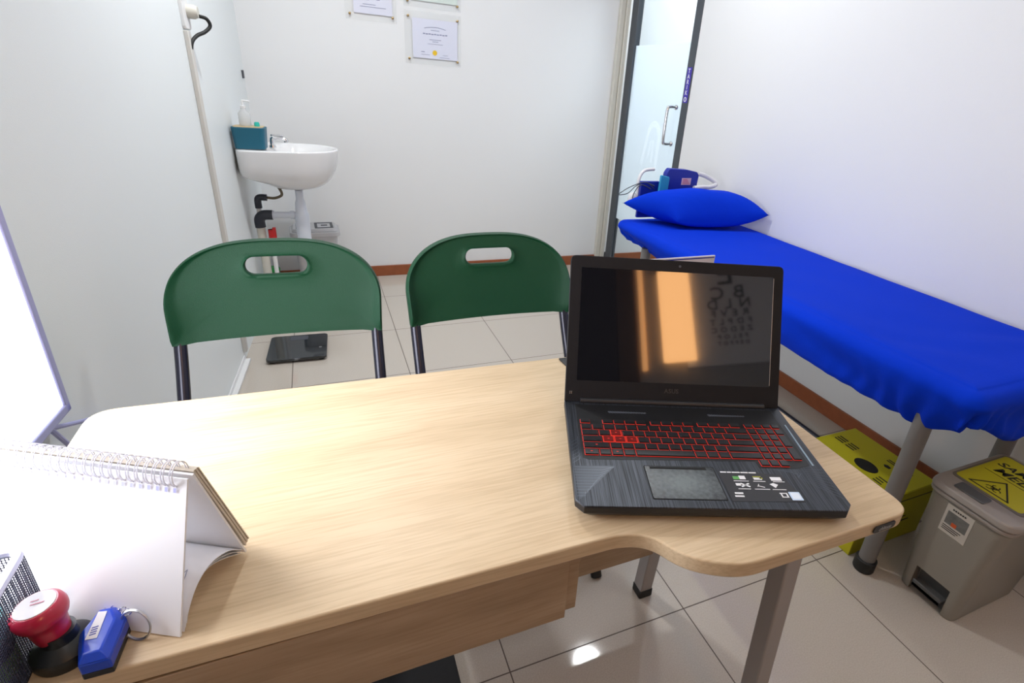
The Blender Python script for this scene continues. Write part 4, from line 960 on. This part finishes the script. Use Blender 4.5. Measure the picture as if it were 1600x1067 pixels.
# ------------------------------------------------------------------ pedal bin
t = thing('pedal_bin', 'grey pedal bin with a yellow medical waste label on its lid', 'pedal bin', (1.345, -.222, 0))
def BO(x0_, y0_, x1_, y1_, r): return rrect(x0_-1.345, y0_+.222, x1_-1.345, y1_+.222, r, 7)
mb = MB()
lo_, hi_ = BO(1.187, -.298, 1.485, -.140, .024), BO(1.170, -.325, 1.505, -.122, .032)
mb.prism(lo_, 0, .345, top=hi_); bn = obj('bin_body', mb, M['bingrey'], t, bevel=.004)
cut = MB(); cut.bb((1.16-1.345, -.268+.222, -.01), (1.212-1.345, -.172+.222, .092)); co = obj('cutter', cut, M['hole'], t, smooth=False)
bo_ = bn.modifiers.new('bool', 'BOOLEAN'); bo_.object = co; bo_.operation = 'DIFFERENCE'; bo_.solver = 'EXACT'
bpy.context.view_layer.update(); dg = bpy.context.evaluated_depsgraph_get(); me2 = bpy.data.meshes.new_from_object(bn.evaluated_get(dg)); bn.modifiers.clear(); bn.data = me2; bpy.data.objects.remove(co)
mb = MB(); mb.bb((1.174-1.345, -.262+.222, .030), (1.212-1.345, -.180+.222, .042)); mb.bb((1.174-1.345, -.262+.222, .030), (1.178-1.345, -.180+.222, .052)); mb.bb((1.208-1.345, -.265+.222, .0), (1.2115-1.345, -.175+.222, .09)); obj('pedal', mb, M['bindark'], t, bevel=.0015)
mb = MB(); mb.prism(BO(1.164, -.331, 1.512, -.115, .036), .345, .358); obj('rim', mb, M['binlid'], t, bevel=.004)
mb = MB(); mb.prism(BO(1.160, -.335, 1.515, -.112, .038), .361, .380, top=BO(1.166, -.330, 1.510, -.117, .036)); obj('lid', mb, M['binlid'], t, bevel=.005, seg=3)
mb = MB(); mb.prism(BO(1.235, -.310, 1.495, -.128, .014), .380, .3815); obj('lid_frame', mb, mat('lid_frame', (.17, .15, .13), .4), t)
mb = MB(); mb.prism(BO(1.245, -.300, 1.487, -.134, .010), .3815, .3822); lb = obj('waste_label', mb, M['ylabel'], t, smooth=False)
mb = MB(); zl = .3825
def bx_(x, y): return (x-1.345, y+.222)
for txt, xx, sz in (('SAMPAH', 1.428, .040), ('MEDIS', 1.386, .046)):
    q = bx_(xx, -.222); add_text(mb, txt, sz, frame_mat((q[0], q[1], zl), (0, -1, 0), (1, 0, 0)), bold=.0007, shear=.25)
q = bx_(1.358, -.217); mb.bb((q[0]-.001, q[1]-.07, zl-.0002), (q[0]+.001, q[1]+.07, zl+.0002))
def seg2(a, b, wd): 
    a = Vector((*bx_(*a), 0)); b = Vector((*bx_(*b), 0)); d = (b-a).normalized(); n_ = Vector((-d.y, d.x, 0))*wd/2; a -= d*wd/2; b += d*wd/2
    mb.prism([(a-n_)[:2], (b-n_)[:2], (b+n_)[:2], (a+n_)[:2]], zl-.0002, zl+.0002)
tri = [(1.258, -.165), (1.258, -.262), (1.342, -.214)]
for i in range(3): seg2(tri[i], tri[(i+1) % 3], .0042)
bc = (1.284, -.214)
for k in range(3):
    a = 2*PI*k/3+.0; cx_, cy_ = bc[0]+.0105*math.cos(a), bc[1]+.0105*math.sin(a)
    pr = None
    for q_ in range(9):
        aa_ = a+.7+(2*PI-1.4)*q_/8+0; pt = (cx_+.0085*math.cos(aa_-0), cy_+.0085*math.sin(aa_-0))
        if pr: seg2(pr, pt, .0026)
        pr = pt
pr = None
for q_ in range(13):
    pt = (bc[0]+.007*math.cos(2*PI*q_/12), bc[1]+.007*math.sin(2*PI*q_/12))
    if pr: seg2(pr, pt, .0014)
    pr = pt
obj('label_print', mb, M['ink'], lb, smooth=False)
mb = MB(); mb.prism(BO(1.186, -.243, 1.228, -.166, .006), .3795, .3835); obj('lid_latch', mb, M['bindark'], t, bevel=.0015)
# front sticker, leaning with the tapered front face
def BF(y, z, d=.0): x = 1.187-.017*z/.345; return Vector((x-1.345-.0006-d, y+.222, z))
def fquad(mb, y0_, y1_, z0_, z1_, d):
    vs = [mb.bm.verts.new(BF(*q, d)) for q in ((y0_, z0_), (y1_, z0_), (y1_, z1_), (y0_, z1_))]; vb = [mb.bm.verts.new(BF(*q, d-.0004)) for q in ((y0_, z0_), (y1_, z0_), (y1_, z1_), (y0_, z1_))]
    mb._f(vs); mb._f(vb[::-1]); [mb._f([vs[i], vb[i], vb[(i+1) % 4], vs[(i+1) % 4]]) for i in range(4)]
mb = MB(); fquad(mb, -.181, -.250, .248, .338, .0002); s4 = obj('front_sticker', mb, mat('cream_sticker', (.60, .56, .50), .5), t, smooth=False)
mb = MB(); fquad(mb, -.188, -.243, .278, .318, .0006); obj('sticker_picture', mb, M['photo'], s4, smooth=False)
mb = MB(); fquad(mb, -.206, -.219, .278, .290, .001); obj('red_detail', mb, M['orange'], s4, smooth=False)
mb = MB(); 
for k in range(6): fquad(mb, -.197-k*.006, -.201-k*.006, .326, .330, .001)
for k in range(3): fquad(mb, -.187, -.235+.005*k, .270-.006*k, .272-.006*k, .001)
obj('sticker_text', mb, M['ink'], s4, smooth=False)
# dark box right of the bin
tag(obj('dark_crate', MB().bb((0, -.0, 0), (.16, .30, .13)), M['bindark'], loc=(1.535, -.63, 0), bevel=.004), 'dark grey box on the floor past the pedal bin', 'box')
# black block beneath the desk drawer
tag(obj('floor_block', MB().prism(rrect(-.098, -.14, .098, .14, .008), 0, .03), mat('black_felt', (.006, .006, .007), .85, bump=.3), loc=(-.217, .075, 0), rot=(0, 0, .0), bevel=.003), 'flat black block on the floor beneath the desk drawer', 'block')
